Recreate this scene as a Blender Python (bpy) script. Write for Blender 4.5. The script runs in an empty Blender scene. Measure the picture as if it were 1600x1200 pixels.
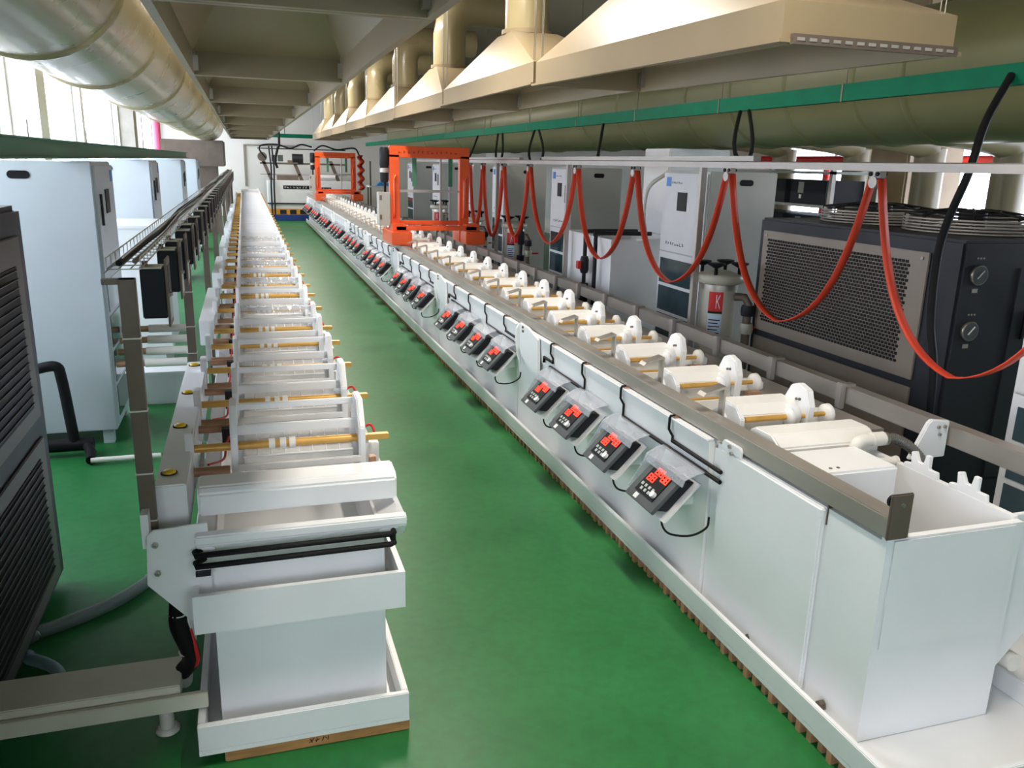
import bpy, bmesh, math, random
from mathutils import Vector, Matrix
random.seed(7)
S = bpy.context.scene
COL = S.collection
FZ = 0.03            # floor height in the measured frame (camera eye at z = 1.75)

# ------------------------------------------------------------------ camera
yaw, pitch, roll, focal_px = 0.312026656, -0.260020945, 0.0261463588, 1286.0
fw = Vector((math.sin(yaw)*math.cos(pitch), math.cos(yaw)*math.cos(pitch), math.sin(pitch)))
r0 = Vector((math.cos(yaw), -math.sin(yaw), 0)); u0 = r0.cross(fw)
rt = r0*math.cos(roll) + u0*math.sin(roll); up = u0*math.cos(roll) - r0*math.sin(roll)
cd = bpy.data.cameras.new('camera'); cam = bpy.data.objects.new('camera', cd); COL.objects.link(cam)
cd.sensor_width = 36; cd.lens = focal_px/1600*36; cd.clip_start = 0.05; cd.clip_end = 200
cam.matrix_world = Matrix(((rt.x, up.x, -fw.x, 0), (rt.y, up.y, -fw.y, 0), (rt.z, up.z, -fw.z, 1.75), (0, 0, 0, 1)))
S.camera = cam

# ------------------------------------------------------------------ world, lights, exposure
SKY = 6.5
w = bpy.data.worlds.new('sky'); S.world = w; w.use_nodes = True
bg = w.node_tree.nodes['Background']; bg.inputs[0].default_value = (0.79, 0.865, 1.0, 1); bg.inputs[1].default_value = SKY
S.view_settings.view_transform = 'Standard'; S.view_settings.look = 'None'; S.view_settings.gamma = 1.0
S.view_settings.use_curve_mapping = False
S.view_settings.exposure = 0.68
try:
    S.cycles.use_denoising = True
    S.cycles.max_bounces = 8; S.cycles.transparent_max_bounces = 24; S.cycles.caustics_reflective = False; S.cycles.caustics_refractive = False
except Exception:
    pass
def portal(name, loc, rot, sx, sy):
    l = bpy.data.lights.new(name, 'AREA'); l.shape = 'RECTANGLE'; l.size = sx; l.size_y = sy; l.cycles.is_portal = True
    o = bpy.data.objects.new(name, l); o.location = loc; o.rotation_euler = rot; COL.objects.link(o); return o
WALL_L, WALL_R, WALL_B, WALL_F, CEIL = -2.35, 7.6, -3.6, 27.0, 3.75
portal('window_portal_left', (WALL_L+.02, 11.5, 2.05), (0, -math.pi/2, 0), 2.3, 30)
portal('window_portal_right', (WALL_R-.02, 6.3, 1.62), (0, math.pi/2, 0), 1.6, 9.8)
portal('window_portal_back', (2.0, WALL_B+.02, 1.95), (math.pi/2, 0, 0), 3.2, 1.7)
LAMP_W, LAMP_C = 42, (1.0, 0.92, 0.82)

# ------------------------------------------------------------------ materials
MATS = {}
def mat(name, col, rough=.5, metal=0., var=.08, scale=6., bump=0., bscale=60., emit=None, estr=0, alpha=1., trans=0., spec=.5, stretch=None, coat=0., sheen=0):
    if name in MATS: return MATS[name]
    m = bpy.data.materials.new(name); m.use_nodes = True; nt = m.node_tree; b = nt.nodes['Principled BSDF']
    tc = nt.nodes.new('ShaderNodeTexCoord'); src = tc.outputs['Object']
    if stretch:
        mp = nt.nodes.new('ShaderNodeMapping'); mp.inputs['Scale'].default_value = stretch; nt.links.new(src, mp.inputs[0]); src = mp.outputs[0]
    n = nt.nodes.new('ShaderNodeTexNoise'); n.inputs['Scale'].default_value = scale; n.inputs['Detail'].default_value = 5
    nt.links.new(src, n.inputs['Vector'])
    cr = nt.nodes.new('ShaderNodeValToRGB'); cr.color_ramp.elements[0].position = .3; cr.color_ramp.elements[1].position = .7
    cr.color_ramp.elements[0].color = [max(0, c*(1-var)) for c in col] + [1]
    cr.color_ramp.elements[1].color = [min(1, c*(1+var)) for c in col] + [1]
    nt.links.new(n.outputs[0], cr.inputs[0]); nt.links.new(cr.outputs[0], b.inputs['Base Color'])
    mr = nt.nodes.new('ShaderNodeMapRange'); mr.inputs['To Min'].default_value = max(.02, rough*.85); mr.inputs['To Max'].default_value = min(1, rough*1.15)
    nt.links.new(n.outputs[0], mr.inputs[0]); nt.links.new(mr.outputs[0], b.inputs['Roughness'])
    b.inputs['Metallic'].default_value = metal; b.inputs['Specular IOR Level'].default_value = spec
    b.inputs['Alpha'].default_value = alpha; b.inputs['Transmission Weight'].default_value = trans; b.inputs['Coat Weight'].default_value = coat
    if emit: b.inputs['Emission Color'].default_value = (*emit, 1); b.inputs['Emission Strength'].default_value = estr
    if bump:
        n2 = nt.nodes.new('ShaderNodeTexNoise'); n2.inputs['Scale'].default_value = bscale; nt.links.new(src, n2.inputs['Vector'])
        bp = nt.nodes.new('ShaderNodeBump'); bp.inputs['Strength'].default_value = bump; bp.inputs['Distance'].default_value = .01
        nt.links.new(n2.outputs[0], bp.inputs['Height']); nt.links.new(bp.outputs[0], b.inputs['Normal'])
    MATS[name] = m; return m
PP = mat('white_polypropylene', (.84, .85, .86), .38, var=.03, scale=3)
PPW = mat('warm_polypropylene', (.85, .84, .805), .35, var=.04, scale=5)
PPT = mat('milky_barrel_plastic', (.88, .87, .84), .25, var=.04, alpha=.55)
CLEAR = mat('clear_sheet_plastic', (.60, .64, .70), .12, var=.12, scale=9, alpha=.36, bump=.12, bscale=10)
STEEL = mat('brushed_steel', (.50, .47, .43), .33, .85, var=.12, scale=4, stretch=(1, .1, 1))
STEELD = mat('aged_steel_post', (.16, .125, .10), .5, .35, var=.15, scale=5)
STEELR = mat('worn_rail_steel', (.40, .37, .33), .42, .5, var=.15, scale=7, stretch=(1, .25, 1))
ALU = mat('aluminium', (.44, .40, .37), .45, .45, var=.08)
BRASS = mat('brass_rod', (.72, .42, .11), .35, .35, var=.12, scale=12)
COPPER = mat('copper_bar', (.46, .27, .17), .4, .45, var=.2, scale=15)
BLACK = mat('black_rubber', (.010, .010, .011), .55, var=.2, spec=.15)
DARK = mat('charcoal_plastic', (.020, .021, .026), .5, var=.1, spec=.2)
SLATE = mat('slate_bezel', (.085, .095, .10), .5, var=.06, spec=.25)
CHILL = mat('charcoal_powder_coat', (.026, .028, .036), .45, var=.08, spec=.25, bump=.05, bscale=300)
CHILLP = mat('bronze_grille_panel', (.26, .215, .175), .45, .15, var=.05)
CHILLP_SHADED = mat('shaded_louvre_panel', (.115, .10, .09), .5, .1, var=.06)  # grille panel colour darkened to carry the shade on the left chiller
CABW = mat('cabinet_white_paint', (.70, .71, .72), .4, var=.03)
CABG = mat('cabinet_grey_paint', (.44, .44, .40), .42, var=.03)
CABL = mat('cabinet_pale_paint', (.50, .55, .59), .4, var=.02)
GLASS = mat('dark_cabinet_glass', (.03, .06, .07), .08, var=.2, spec=.6)
HOOD = mat('hood_beige_sheet', (.30, .235, .14), .38, var=.10, scale=1.3, bump=.02, bscale=8)
FRP = mat('olive_glass_fibre_duct', (.36, .305, .17), .28, var=.12, scale=1.6, coat=.12)
FRPR = mat('green_glass_fibre_duct', (.16, .165, .078), .36, var=.12, spec=.3, scale=1.6)
GREEN = mat('green_painted_steel', (.003, .135, .07), .6, var=.10, spec=.1)
GREENL = mat('faded_green_paint', (.06, .20, .12), .5, var=.12)
ORANGE = mat('orange_machine_paint', (.82, .10, .012), .35, var=.06, coat=.3)
CABLE = mat('orange_flat_cable', (.72, .06, .022), .42, var=.06)
REDC = mat('red_plastic', (.60, .015, .015), .4)
YEL = mat('yellow_lamp_lens', (.90, .58, .02), .3, var=.05)
WOOD = mat('orange_brown_wood', (.50, .24, .09), .6, var=.22, scale=9, stretch=(1, 8, 8))
WOODS = mat('raw_slat_wood', (.52, .27, .15), .65, var=.3, scale=14)
BEIGE = mat('beige_pvc', (.66, .64, .53), .45, var=.05)
PVC = mat('white_pvc_pipe', (.74, .72, .66), .4, var=.05)
WALL = mat('painted_wall', (.78, .75, .70), .8, var=.04, scale=1.2)
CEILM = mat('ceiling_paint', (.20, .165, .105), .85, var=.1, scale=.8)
PIER = mat('grey_pier_paint', (.28, .26, .22), .8, var=.1)
CREAM = mat('cream_filter_plastic', (.52, .50, .41), .4, var=.05)
WHITE = mat('white_label', (.85, .85, .85), .5, var=.02)
LBLUE = mat('pale_blue_label', (.55, .66, .80), .5, var=.03)
BLUE = mat('blue_paint', (.03, .20, .62), .4)
NAVY = mat('dark_blue_base', (.01, .035, .20), .4)
INK = mat('dark_ink', (.02, .02, .022), .6, spec=.1)
REDI = mat('faded_red_lettering', (.38, .02, .008), .5)
LED = mat('red_led_digit', (.6, .02, .01), .4, emit=(1, .035, .015), estr=2.0)
BTN = mat('grey_key', (.45, .50, .48), .5)
TERRA = mat('tan_pillar', (.50, .38, .27), .7, var=.08)
TUBE = mat('lamp_tube', (.9, .9, .88), .4, emit=(1, .9, .75), estr=6)
HOSE = mat('grey_clear_hose', (.20, .25, .24), .25, var=.1, alpha=.75)
HOSEC = mat('clear_pvc_hose', (.45, .58, .72), .12, var=.08, alpha=.5)
PINK = mat('red_riser_paint', (.72, .10, .20), .45)
def floor_mat():
    m = bpy.data.materials.new('green_epoxy_floor'); m.use_nodes = True; nt = m.node_tree; b = nt.nodes['Principled BSDF']
    tc = nt.nodes.new('ShaderNodeTexCoord')
    n = nt.nodes.new('ShaderNodeTexNoise'); n.inputs['Scale'].default_value = 1.4; n.inputs['Detail'].default_value = 8; n.inputs['Roughness'].default_value = .65
    n3 = nt.nodes.new('ShaderNodeTexNoise'); n3.inputs['Scale'].default_value = 22; n3.inputs['Detail'].default_value = 6
    for q in (n, n3): nt.links.new(tc.outputs['Object'], q.inputs['Vector'])
    cr = nt.nodes.new('ShaderNodeValToRGB'); e = cr.color_ramp.elements
    e[0].position = .32; e[0].color = (.017, .150, .036, 1); e[1].position = .68; e[1].color = (.027, .205, .054, 1)
    mx = nt.nodes.new('ShaderNodeMix'); mx.data_type = 'RGBA'; mx.blend_type = 'MULTIPLY'; mx.inputs[0].default_value = .35
    cr2 = nt.nodes.new('ShaderNodeValToRGB'); cr2.color_ramp.elements[0].position = .35; cr2.color_ramp.elements[0].color = (.55, .6, .6, 1); cr2.color_ramp.elements[1].position = .6
    nt.links.new(n.outputs[0], cr.inputs[0]); nt.links.new(n3.outputs[0], cr2.inputs[0])
    nt.links.new(cr.outputs[0], mx.inputs[6]); nt.links.new(cr2.outputs[0], mx.inputs[7]); nt.links.new(mx.outputs[2], b.inputs['Base Color'])
    mr = nt.nodes.new('ShaderNodeMapRange'); mr.inputs['To Min'].default_value = .28; mr.inputs['To Max'].default_value = .52; b.inputs['Specular IOR Level'].default_value = .32
    nt.links.new(n.outputs[0], mr.inputs[0]); nt.links.new(mr.outputs[0], b.inputs['Roughness'])
    bp = nt.nodes.new('ShaderNodeBump'); bp.inputs['Strength'].default_value = .12; bp.inputs['Distance'].default_value = .004
    nt.links.new(n3.outputs[0], bp.inputs['Height']); nt.links.new(bp.outputs[0], b.inputs['Normal'])
    return m
FLOOR = floor_mat()
def pane_mat():
    m = bpy.data.materials.new('window_glass'); m.use_nodes = True; nt = m.node_tree; nt.nodes.clear()
    o = nt.nodes.new('ShaderNodeOutputMaterial'); t = nt.nodes.new('ShaderNodeBsdfTransparent'); g = nt.nodes.new('ShaderNodeBsdfGlossy')
    g.inputs['Roughness'].default_value = .03; x = nt.nodes.new('ShaderNodeMixShader'); x.inputs[0].default_value = .06
    nt.links.new(t.outputs[0], x.inputs[1]); nt.links.new(g.outputs[0], x.inputs[2]); nt.links.new(x.outputs[0], o.inputs[0]); return m
PANE = pane_mat()

# ------------------------------------------------------------------ mesh helpers
class MB:
    def __init__(s): s.v = []; s.f = []; s.sm = []
    def add(s, vs, fs, smooth=False):
        k = len(s.v); s.v += [tuple(p) for p in vs]; s.f += [tuple(i+k for i in f) for f in fs]; s.sm += [smooth]*len(fs); return s
    def box(s, x0, x1, y0, y1, z0, z1):
        v = [(x, y, z) for z in (z0, z1) for y in (y0, y1) for x in (x0, x1)]
        return s.add(v, [(0, 2, 3, 1), (4, 5, 7, 6), (0, 1, 5, 4), (2, 6, 7, 3), (0, 4, 6, 2), (1, 3, 7, 5)])
    def cyl(s, a, b, r, n=12, r2=None, caps=True):
        a = Vector(a); b = Vector(b); d = (b-a).normalized(); r2 = r if r2 is None else r2
        e = d.orthogonal().normalized(); g = d.cross(e); v = []
        for p, q in ((a, r), (b, r2)):
            for i in range(n): t = 2*math.pi*i/n; v.append(p + (e*math.cos(t)+g*math.sin(t))*q)
        s.add(v, [(i, (i+1) % n, n+(i+1) % n, n+i) for i in range(n)], True)
        if caps: s.add(v, [tuple(range(n))[::-1], tuple(range(n, 2*n))])
        return s
    def tube(s, pts, r, n=8, closed=False):
        pts = [Vector(p) for p in pts]; m = len(pts); rings = []; e = None
        for i, p in enumerate(pts):
            d = (pts[min(i+1, m-1)] - pts[max(i-1, 0)]).normalized()
            e = d.orthogonal().normalized() if e is None else (e - d*e.dot(d)).normalized()
            g = d.cross(e); rings.append([p + (e*math.cos(2*math.pi*k/n)+g*math.sin(2*math.pi*k/n))*r for k in range(n)])
        v = [q for R in rings for q in R]
        s.add(v, [(i*n+k, i*n+(k+1) % n, (i+1)*n+(k+1) % n, (i+1)*n+k) for i in range(m-1) for k in range(n)], True)
        s.add(v, [tuple(range(n))[::-1], tuple(range((m-1)*n, m*n))]); return s
    def prism(s, poly, axis, a, b):
        """polygon in the plane across axis, extruded from a to b. x: (y,z), y: (x,z), z: (x,y)"""
        def P(p, t): return {'x': (t, p[0], p[1]), 'y': (p[0], t, p[1]), 'z': (p[0], p[1], t)}[axis]
        n = len(poly); v = [P(p, a) for p in poly] + [P(p, b) for p in poly]
        return s.add(v, [(i, (i+1) % n, n+(i+1) % n, n+i) for i in range(n)] + [tuple(range(n))[::-1], tuple(range(n, 2*n))])
    def lathe(s, prof, c, axis='z', n=20):
        v = []
        for r, h in prof:
            for i in range(n):
                t = 2*math.pi*i/n; x, y = r*math.cos(t), r*math.sin(t)
                p = {'z': (x, y, h), 'x': (h, x, y), 'y': (x, h, y)}[axis]; v.append((p[0]+c[0], p[1]+c[1], p[2]+c[2]))
        m = len(prof)
        s.add(v, [(i*n+k, i*n+(k+1) % n, (i+1)*n+(k+1) % n, (i+1)*n+k) for i in range(m-1) for k in range(n)], True)
        s.add(v, [tuple(range(n))[::-1], tuple(range((m-1)*n, m*n))]); return s
    def rot(s, M):
        s.v = [tuple(M @ Vector(p)) for p in s.v]; return s
    def mesh(s, name, m, bevel=0., seg=2):
        me = bpy.data.meshes.new(name); me.from_pydata(s.v, [], s.f)
        bm = bmesh.new(); bm.from_mesh(me)
        for f, q in zip(bm.faces, s.sm): f.smooth = q
        if bevel:
            ed = [e for e in bm.edges if len(e.link_faces) == 2 and e.calc_face_angle(0) > .5]
            bmesh.ops.bevel(bm, geom=ed, offset=bevel, segments=seg, affect='EDGES', clamp_overlap=True)
        bmesh.ops.recalc_face_normals(bm, faces=bm.faces); bm.to_mesh(me); bm.free()
        me.materials.append(m); return me
    def build(s, name, m, parent=None, loc=(0, 0, 0), bevel=0., seg=2):
        return put(name, s.mesh(name, m, bevel, seg), parent, loc)
def put(name, me, parent=None, loc=(0, 0, 0), rot=None):
    o = bpy.data.objects.new(name, me); COL.objects.link(o); o.parent = parent; o.location = loc
    if rot: o.rotation_euler = rot
    return o
def tag(o, label=None, cat=None, group=None, kind=None):
    if label: o['label'] = label
    if cat: o['category'] = cat
    if group: o['group'] = group
    if kind: o['kind'] = kind
    return o
def thing(name, label, cat, loc=(0, 0, 0), group=None):
    o = bpy.data.objects.new(name, None); o.empty_display_size = .1; COL.objects.link(o); o.location = loc
    return tag(o, label, cat, group)
def copy_tree(o, loc=None, label=None, parent=None):
    c = o.copy(); COL.objects.link(c); c.parent = parent
    if loc is not None: c.location = loc
    if label: c['label'] = label
    for ch in o.children: copy_tree(ch, parent=c)
    return c
def struct(o): return tag(o, kind='structure')
def box(*a): return MB().box(*a)
ORD = 'first second third fourth fifth sixth seventh eighth ninth tenth eleventh twelfth thirteenth fourteenth fifteenth sixteenth seventeenth eighteenth nineteenth'.split()
TENS = {20: 'twent', 30: 'thirt', 40: 'fort', 50: 'fift'}
def nth(i):
    i += 1
    if i < 20: return ORD[i-1]
    t = i//10*10
    return TENS[t] + ('ieth' if i == t else 'y-' + ORD[i-t-1])
def cat_pts(pts, n=8):
    """smooth curve through the points"""
    P = [Vector(p) for p in pts]; P = [P[0]*2-P[1]] + P + [P[-1]*2-P[-2]]; out = []
    for i in range(1, len(P)-2):
        for k in range(n):
            t = k/n; a, b, c, d = P[i-1:i+3]
            out.append(.5*((2*b)+(-a+c)*t+(2*a-5*b+4*c-d)*t*t+(-a+3*b-3*c+d)*t**3))
    return out + [P[-2]]
def glyph_row(x, z, h, n, rng, face='y', at=0., pitch=None):
    """a row of small unreadable print marks, flat on a panel"""
    m = MB(); pitch = pitch or h*1.05
    for i in range(n):
        for k in range(3):
            a = x+i*pitch+rng.random()*h*.3; q = z+rng.random()*h*.7; L = h*(.3+.4*rng.random()); t = h*.14
            if rng.random() < .5: A = (a, a+L, q, q+t)
            else: A = (a, a+t, z+h*.1, z+h*.1+L)
            if face == 'y': m.box(A[0], A[1], at-.001, at, A[2], A[3])
            else: m.box(at-.001, at, -A[1], -A[0], A[2], A[3])
    return m

# ------------------------------------------------------------------ the room
struct(box(WALL_L-.3, WALL_R+.3, WALL_B-.3, WALL_F+.3, FZ-.2, FZ).build('floor', FLOOR))
struct(box(WALL_L-.3, WALL_R+.3, WALL_B-.3, WALL_F+.3, CEIL, CEIL+.15).build('ceiling', CEILM))
def window_wall(name, axis, at, thick, a0, a1, z0, z1, edges):
    """sill and head strips and piers between window openings; edges = list of (start, end) openings"""
    m = MB()
    def bx(u0, u1, q0, q1):
        lo, hi = sorted((at, at+thick))
        if axis == 'x': m.box(lo, hi, u0, u1, q0, q1)
        else: m.box(u0, u1, lo, hi, q0, q1)
    bx(a0, a1, FZ, z0); bx(a0, a1, z1, CEIL); last = a0
    for s0, s1 in edges: bx(last, s0, z0, z1); last = s1
    bx(last, a1, z0, z1)
    return struct(m.build(name, WALL))
wl = [(-3.3, -.7), (3.6, 6.2), (6.4, 10.4), (10.9, 14.8), (15.0, 18.9), (19.4, 23.0), (23.2, 26.6)]
window_wall('wall_left', 'x', WALL_L, -.25, WALL_B, WALL_F, .95, 3.2, wl)
wr = [(1.6, 5.2), (5.6, 8.2), (8.5, 11.0)]
window_wall('wall_right', 'x', WALL_R, .25, WALL_B, WALL_F, .85, 2.4, wr)
window_wall('wall_back', 'y', WALL_B, -.25, WALL_L, WALL_R, 1.2, 2.7, [(1.3, 3.1)])
struct(box(WALL_L, WALL_R, WALL_F, WALL_F+.2, FZ, CEIL).build('wall_front', WALL))
nwin = 0
def window(axis, at, s0, s1, z0, z1):
    global nwin
    nwin += 1
    r = bpy.data.objects.new('window_%d' % nwin, None); COL.objects.link(r); struct(r)
    def bar(m, u0, u1, q0, q1, d=.03):
        if axis == 'x': m.box(at-d, at+d, u0, u1, q0, q1)
        else: m.box(u0, u1, at-d, at+d, q0, q1)
    m = MB(); bar(m, s0, s1, z0, z0+.06); bar(m, s0, s1, z1-.06, z1); bar(m, s0, s0+.06, z0, z1); bar(m, s1-.06, s1, z0, z1)
    m.build('window_frame', CABW, r)
    mid = (s0+s1)/2; m = MB(); bar(m, mid-.03, mid+.03, z0, z1); m.build('mullion', CABW, r)
    for a, b in ((s0+.05, mid-.02), (mid+.02, s1-.05)): m = MB(); bar(m, a, b, z0+.05, z1-.05, .004); m.build('pane', PANE, r)
for s0, s1 in wl: window('x', WALL_L-.14, s0, s1, .95, 3.2)
for s0, s1 in wr: window('x', WALL_R+.12, s0, s1, .85, 2.4)
window('y', WALL_B-.12, 1.3, 3.1, 1.2, 2.7)
for i, y in enumerate((2.05, 10.45, 18.95)):
    struct(box(WALL_L, WALL_L+.28, y, y+.42, FZ, CEIL).build('trim_%d' % (i+1), PIER if i == 2 else WALL))
tag(box(6.3, 7.0, 6.9, 7.6, FZ, CEIL).build('pillar', TERRA, bevel=.02), 'tan square pillar beyond the charcoal chiller, before the bright windows', 'pillar')

# ------------------------------------------------------------------ left plating line
YE = 24.0                                   # far end of both lines
t = thing('drip_tray', 'long shallow white drip tray under the left line of tanks', 'tray')
box(-.214, .40, 2.192, YE, .07, .085).build('tray_floor', PP, t)
box(-.214, .40, 2.192, 2.212, .085, .168).build('rim', PP, t, bevel=.003)
box(.38, .40, 2.212, YE, .085, .168).build('rim', PP, t, bevel=.003)
box(-.214, -.194, 2.212, YE, .085, .168).build('rim', PP, t, bevel=.003)
box(-.214, .40, YE, YE+.02, .07, .168).build('rim', PP, t)
wb = thing('wooden_board', 'orange-brown wooden board with black pen marks under the left tray front', 'board')
box(-.145, .402, 2.20, 2.33, FZ, .07).build('plank', WOOD, wb, bevel=.003)
sc = MB()
for (x0, z0, x1, z1) in ((.095, .045, .110, .060), (.098, .058, .104, .044), (.112, .050, .126, .054), (.118, .060, .116, .045), (.133, .046, .138, .060), (.140, .058, .148, .052), (.150, .047, .152, .060)):
    sc.tube([(x0, 2.1995, z0), ((x0+x1)/2+.002, 2.1995, (z0+z1)/2), (x1, 2.1995, z1)], .0012, 5)
sc.build('pen_marks', INK, wb)
for k in range(1, 10):
    tag(box(-.145, .402, 2.3+k*2.4, 2.42+k*2.4, FZ, .07).build('support_plank', WOOD), 'flat wooden plank under the left drip tray, %s behind the marked board' % nth(k-1), 'plank', 'planks under the left tray')

NT = 9; TL = 2.4
def left_tank(i):
    y0 = 2.282+i*TL; y1 = min(y0+TL-.012, YE-.02)
    lab = 'nearest white plating tank of the left line with black bars across its front' if i == 0 else 'white plating tank of the left line, %s from the near end' % nth(i)
    t = thing('plating_tank', lab, 'tank', (0, 0, 0), 'plating tanks of the left line')
    m = MB(); m.box(-.15, .344, y0, y0+.018, .085, .70); m.box(-.15, .344, y1-.018, y1, .085, .70)
    m.box(-.15, -.132, y0+.018, y1-.018, .085, .70); m.box(.326, .344, y0+.018, y1-.018, .085, .70); m.box(-.132, .326, y0+.018, y1-.018, .50, .52)
    m.build('tank_body', PP, t)
    m = MB(); m.prism([(.326, .695), (.344, .675), (.408, .722), (.402, .738)], 'y', y0-.035 if i == 0 else y0, y1); m.build('lip', PP, t)
    m = MB(); m.prism([(-.132, .695), (-.150, .675), (-.186, .715), (-.180, .735)], 'y', y0-.035 if i == 0 else y0, y1); m.build('lip', PP, t)
    if i == 0:
        m = MB(); m.prism([(y0+.018, .695), (y0, .660), (y0-.040, .708), (y0-.040, .735), (y0-.015, .742)], 'x', -.184, .406); m.build('lip', PP, t, bevel=.004)
        m = MB(); m.box(-.20, .392, y0-.085, y0-.068, .462, .578); m.box(-.20, .392, y0-.068, y0, .462, .478); m.box(-.20, -.183, y0-.068, y0, .478, .578); m.box(.375, .392, y0-.068, y1, .462, .578)
        m.box(.344, .375, y0, y1, .462, .478); m.build('gutter', PP, t)
        for z, a in ((.688, 0), (.655, 1)):
            m = MB(); m.tube([(-.16, y0-.005, z), (-.188, y0-.035, z), (-.186, y0-.058, z), (.355, y0-.058, z+.004), (.366, y0-.05, z+.004), (.366, y0+.02, z+.004)], .0085, 8); m.build('black_bar', BLACK, t)
        m = MB(); m.tube([(.366, y0-.045, .692), (.366, y0-.045, .659)], .006, 8); m.build('bar_link', BLACK, t)
        m = MB(); m.box(-.19, -.15, y0-.03, y0, .610, .622); m.build('slot_bar', DARK, t)
    else:
        m = MB(); m.box(.344, .392, y0, y1, .462, .478); m.box(.375, .392, y0, y1, .478, .578); m.build('gutter', PP, t)
    return t
for i in range(NT): left_tank(i)
t = thing('drip_cover', 'white block cover across the near end of the left line', 'cover')
MB().prism([(2.352, .748), (2.352, .815), (2.372, .832), (2.455, .838), (2.475, .82), (2.475, .748)], 'x', -.178, .396).build('cover_shell', PP, t, bevel=.006)
# bracket plate, duct with yellow lamps, posts
t = thing('bracket_plate', 'white angled bracket plate with two bolts at left tank corner', 'bracket')
MB().prism([(-.309, .735), (-.295, .755), (-.15, .765), (-.15, .475), (-.212, .468), (-.318, .594)], 'y', 2.268, 2.280).build('plate', PP, t, bevel=.002)
for z in (.715, .63): MB().cyl((-.288, 2.268, z), (-.288, 2.258, z), .0085, 6).cyl((-.288, 2.258, z), (-.288, 2.253, z), .005, 8).build('bolt', STEEL, t)
box(-.322, -.302, 2.28, 2.40, .70, .80).build('end_plate', PP, t)
def lamp_duct(y0, y1, lamps, lab):
    t = thing('cable_duct', lab, 'duct')
    box(-.292, -.206, y0, y1, .70, .846).build('duct_cover', PP, t, bevel=.004)
    for y in lamps:
        m = MB().cyl((-.258, y, .846), (-.258, y, .849), .024, 18); m.build('lamp_ring', DARK, t)
        m = MB().lathe([(.019, 0), (.019, .004), (.014, .008), (.003, .009)], (-.258, y, .848)); m.build('yellow_lamp', YEL, t)
lamp_duct(2.37, 3.92, (2.47, 2.93, 3.37, 3.84), 'white cable duct with four yellow lamps beside the left barrels')
for k, (a, b) in enumerate(((4.95, 6.25), (7.05, 8.3), (9.2, 10.6), (11.6, 13.0), (14, 15.5), (16.5, 18))):
    lamp_duct(a, b, (), 'white cable duct box on the left line, %s beyond the yellow lamps' % nth(k))
sup = box(-.012, .012, -.02, .02, 0, .115).mesh('support_block', PP, .003)
for k in range(10):
    y = 2.34+k*2.15
    lab = 'brown steel post with cable ties at the near left tank corner' if k == 0 else 'brown steel post carrying the wire tray, %s from the near end' % nth(k)
    t = thing('steel_post', lab, 'post', (-.306, y, 0), 'posts of the left wire tray')
    box(-.021, .021, -.014, .014, FZ if k else .72, 1.44).build('post_tube', STEELD, t, bevel=.002)
    if k < 2:
        for z in (.76, .90, 1.08, 1.28): box(-.0225, .0225, -.0155, .0155, z, z+.004).build('cable_tie', PVC, t)
    box(-.06, .02, -.012, .012, 1.425, 1.44).build('tray_arm', STEELD, t)
# wire mesh tray with cables
t = thing('wire_mesh_tray', 'long wire mesh cable tray on posts above the left line', 'cable tray')
for x, z in ((-.375, 1.475), (-.375, 1.445), (-.345, 1.445), (-.315, 1.445), (-.288, 1.445), (-.288, 1.475), (-.332, 1.475)):
    MB().cyl((x, 2.5, z), (x, 22.5, z), .0022, 6).build('long_wire', STEEL, t)
cw = MB().tube([(-.375, 0, .03), (-.375, 0, -.003), (-.288, 0, -.003), (-.288, 0, .03)], .002, 5).mesh('cross_wire', STEEL)
for k in range(60): put('cross_wire', cw, t, (0, 2.5+.09*k, 1.447))
rest = MB()
for k in range(60, 222): rest.tube([(-.375, 2.5+.09*k, 1.477), (-.375, 2.5+.09*k, 1.444), (-.288, 2.5+.09*k, 1.444), (-.288, 2.5+.09*k, 1.477)], .002, 4)
tag(rest.build('far_cross_wires', STEEL, t), kind='stuff')
MB().tube([(-.35+.012*math.sin(k*.8), 2.55+k*.5, 1.455+.004*math.sin(k*1.7)) for k in range(40)], .009, 8).build('cable_bundle', BLACK, t)
MB().tube([(-.317+.010*math.sin(k*.9+1), 2.55+k*.5, 1.456+.004*math.cos(k*1.3)) for k in range(40)], .007, 8).build('cable_bundle', STEELD, t)
# hanging instrument panels
def panel_proto():
    t = thing('panel_meter', '', 'meter', (0, 0, 0), 'black panel meters under the wire tray')
    box(-.305, -.237, 0, .085, 1.285, 1.43).build('meter_case', DARK, t, bevel=.003)
    box(-.305, -.245, .002, .083, 1.431, 1.436).build('case_lid', BEIGE, t)
    box(-.236, -.230, -.012, .098, 1.26, 1.46).build('front_bezel', STEELD, t, bevel=.002)
    box(-.2298, -.2285, .005, .08, 1.36, 1.44).build('display', DARK, t)
    box(-.2298, -.2285, .005, .08, 1.28, 1.345).build('keypad', BTN, t)
    MB().cyl((-.229, .04, 1.352), (-.222, .04, 1.352), .006, 8).build('knob', STEEL, t)
    box(-.30, -.286, .03, .05, 1.437, 1.45).build('hanger', STEELD, t)
    return t
pm = panel_proto(); MY = [2.60, 3.12, 3.45, 3.95, 4.30, 4.85]+[5.4+.55*k for k in range(28)]
for k, y in enumerate(MY):
    lab = 'black panel meter hanging under wire tray, %s from the near end' % nth(k)
    if k == 0: pm.location = (0, y, 0); pm['label'] = 'large black panel meter hanging beside the near brown post'
    else: copy_tree(pm, (0, y, 0), lab)

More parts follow.
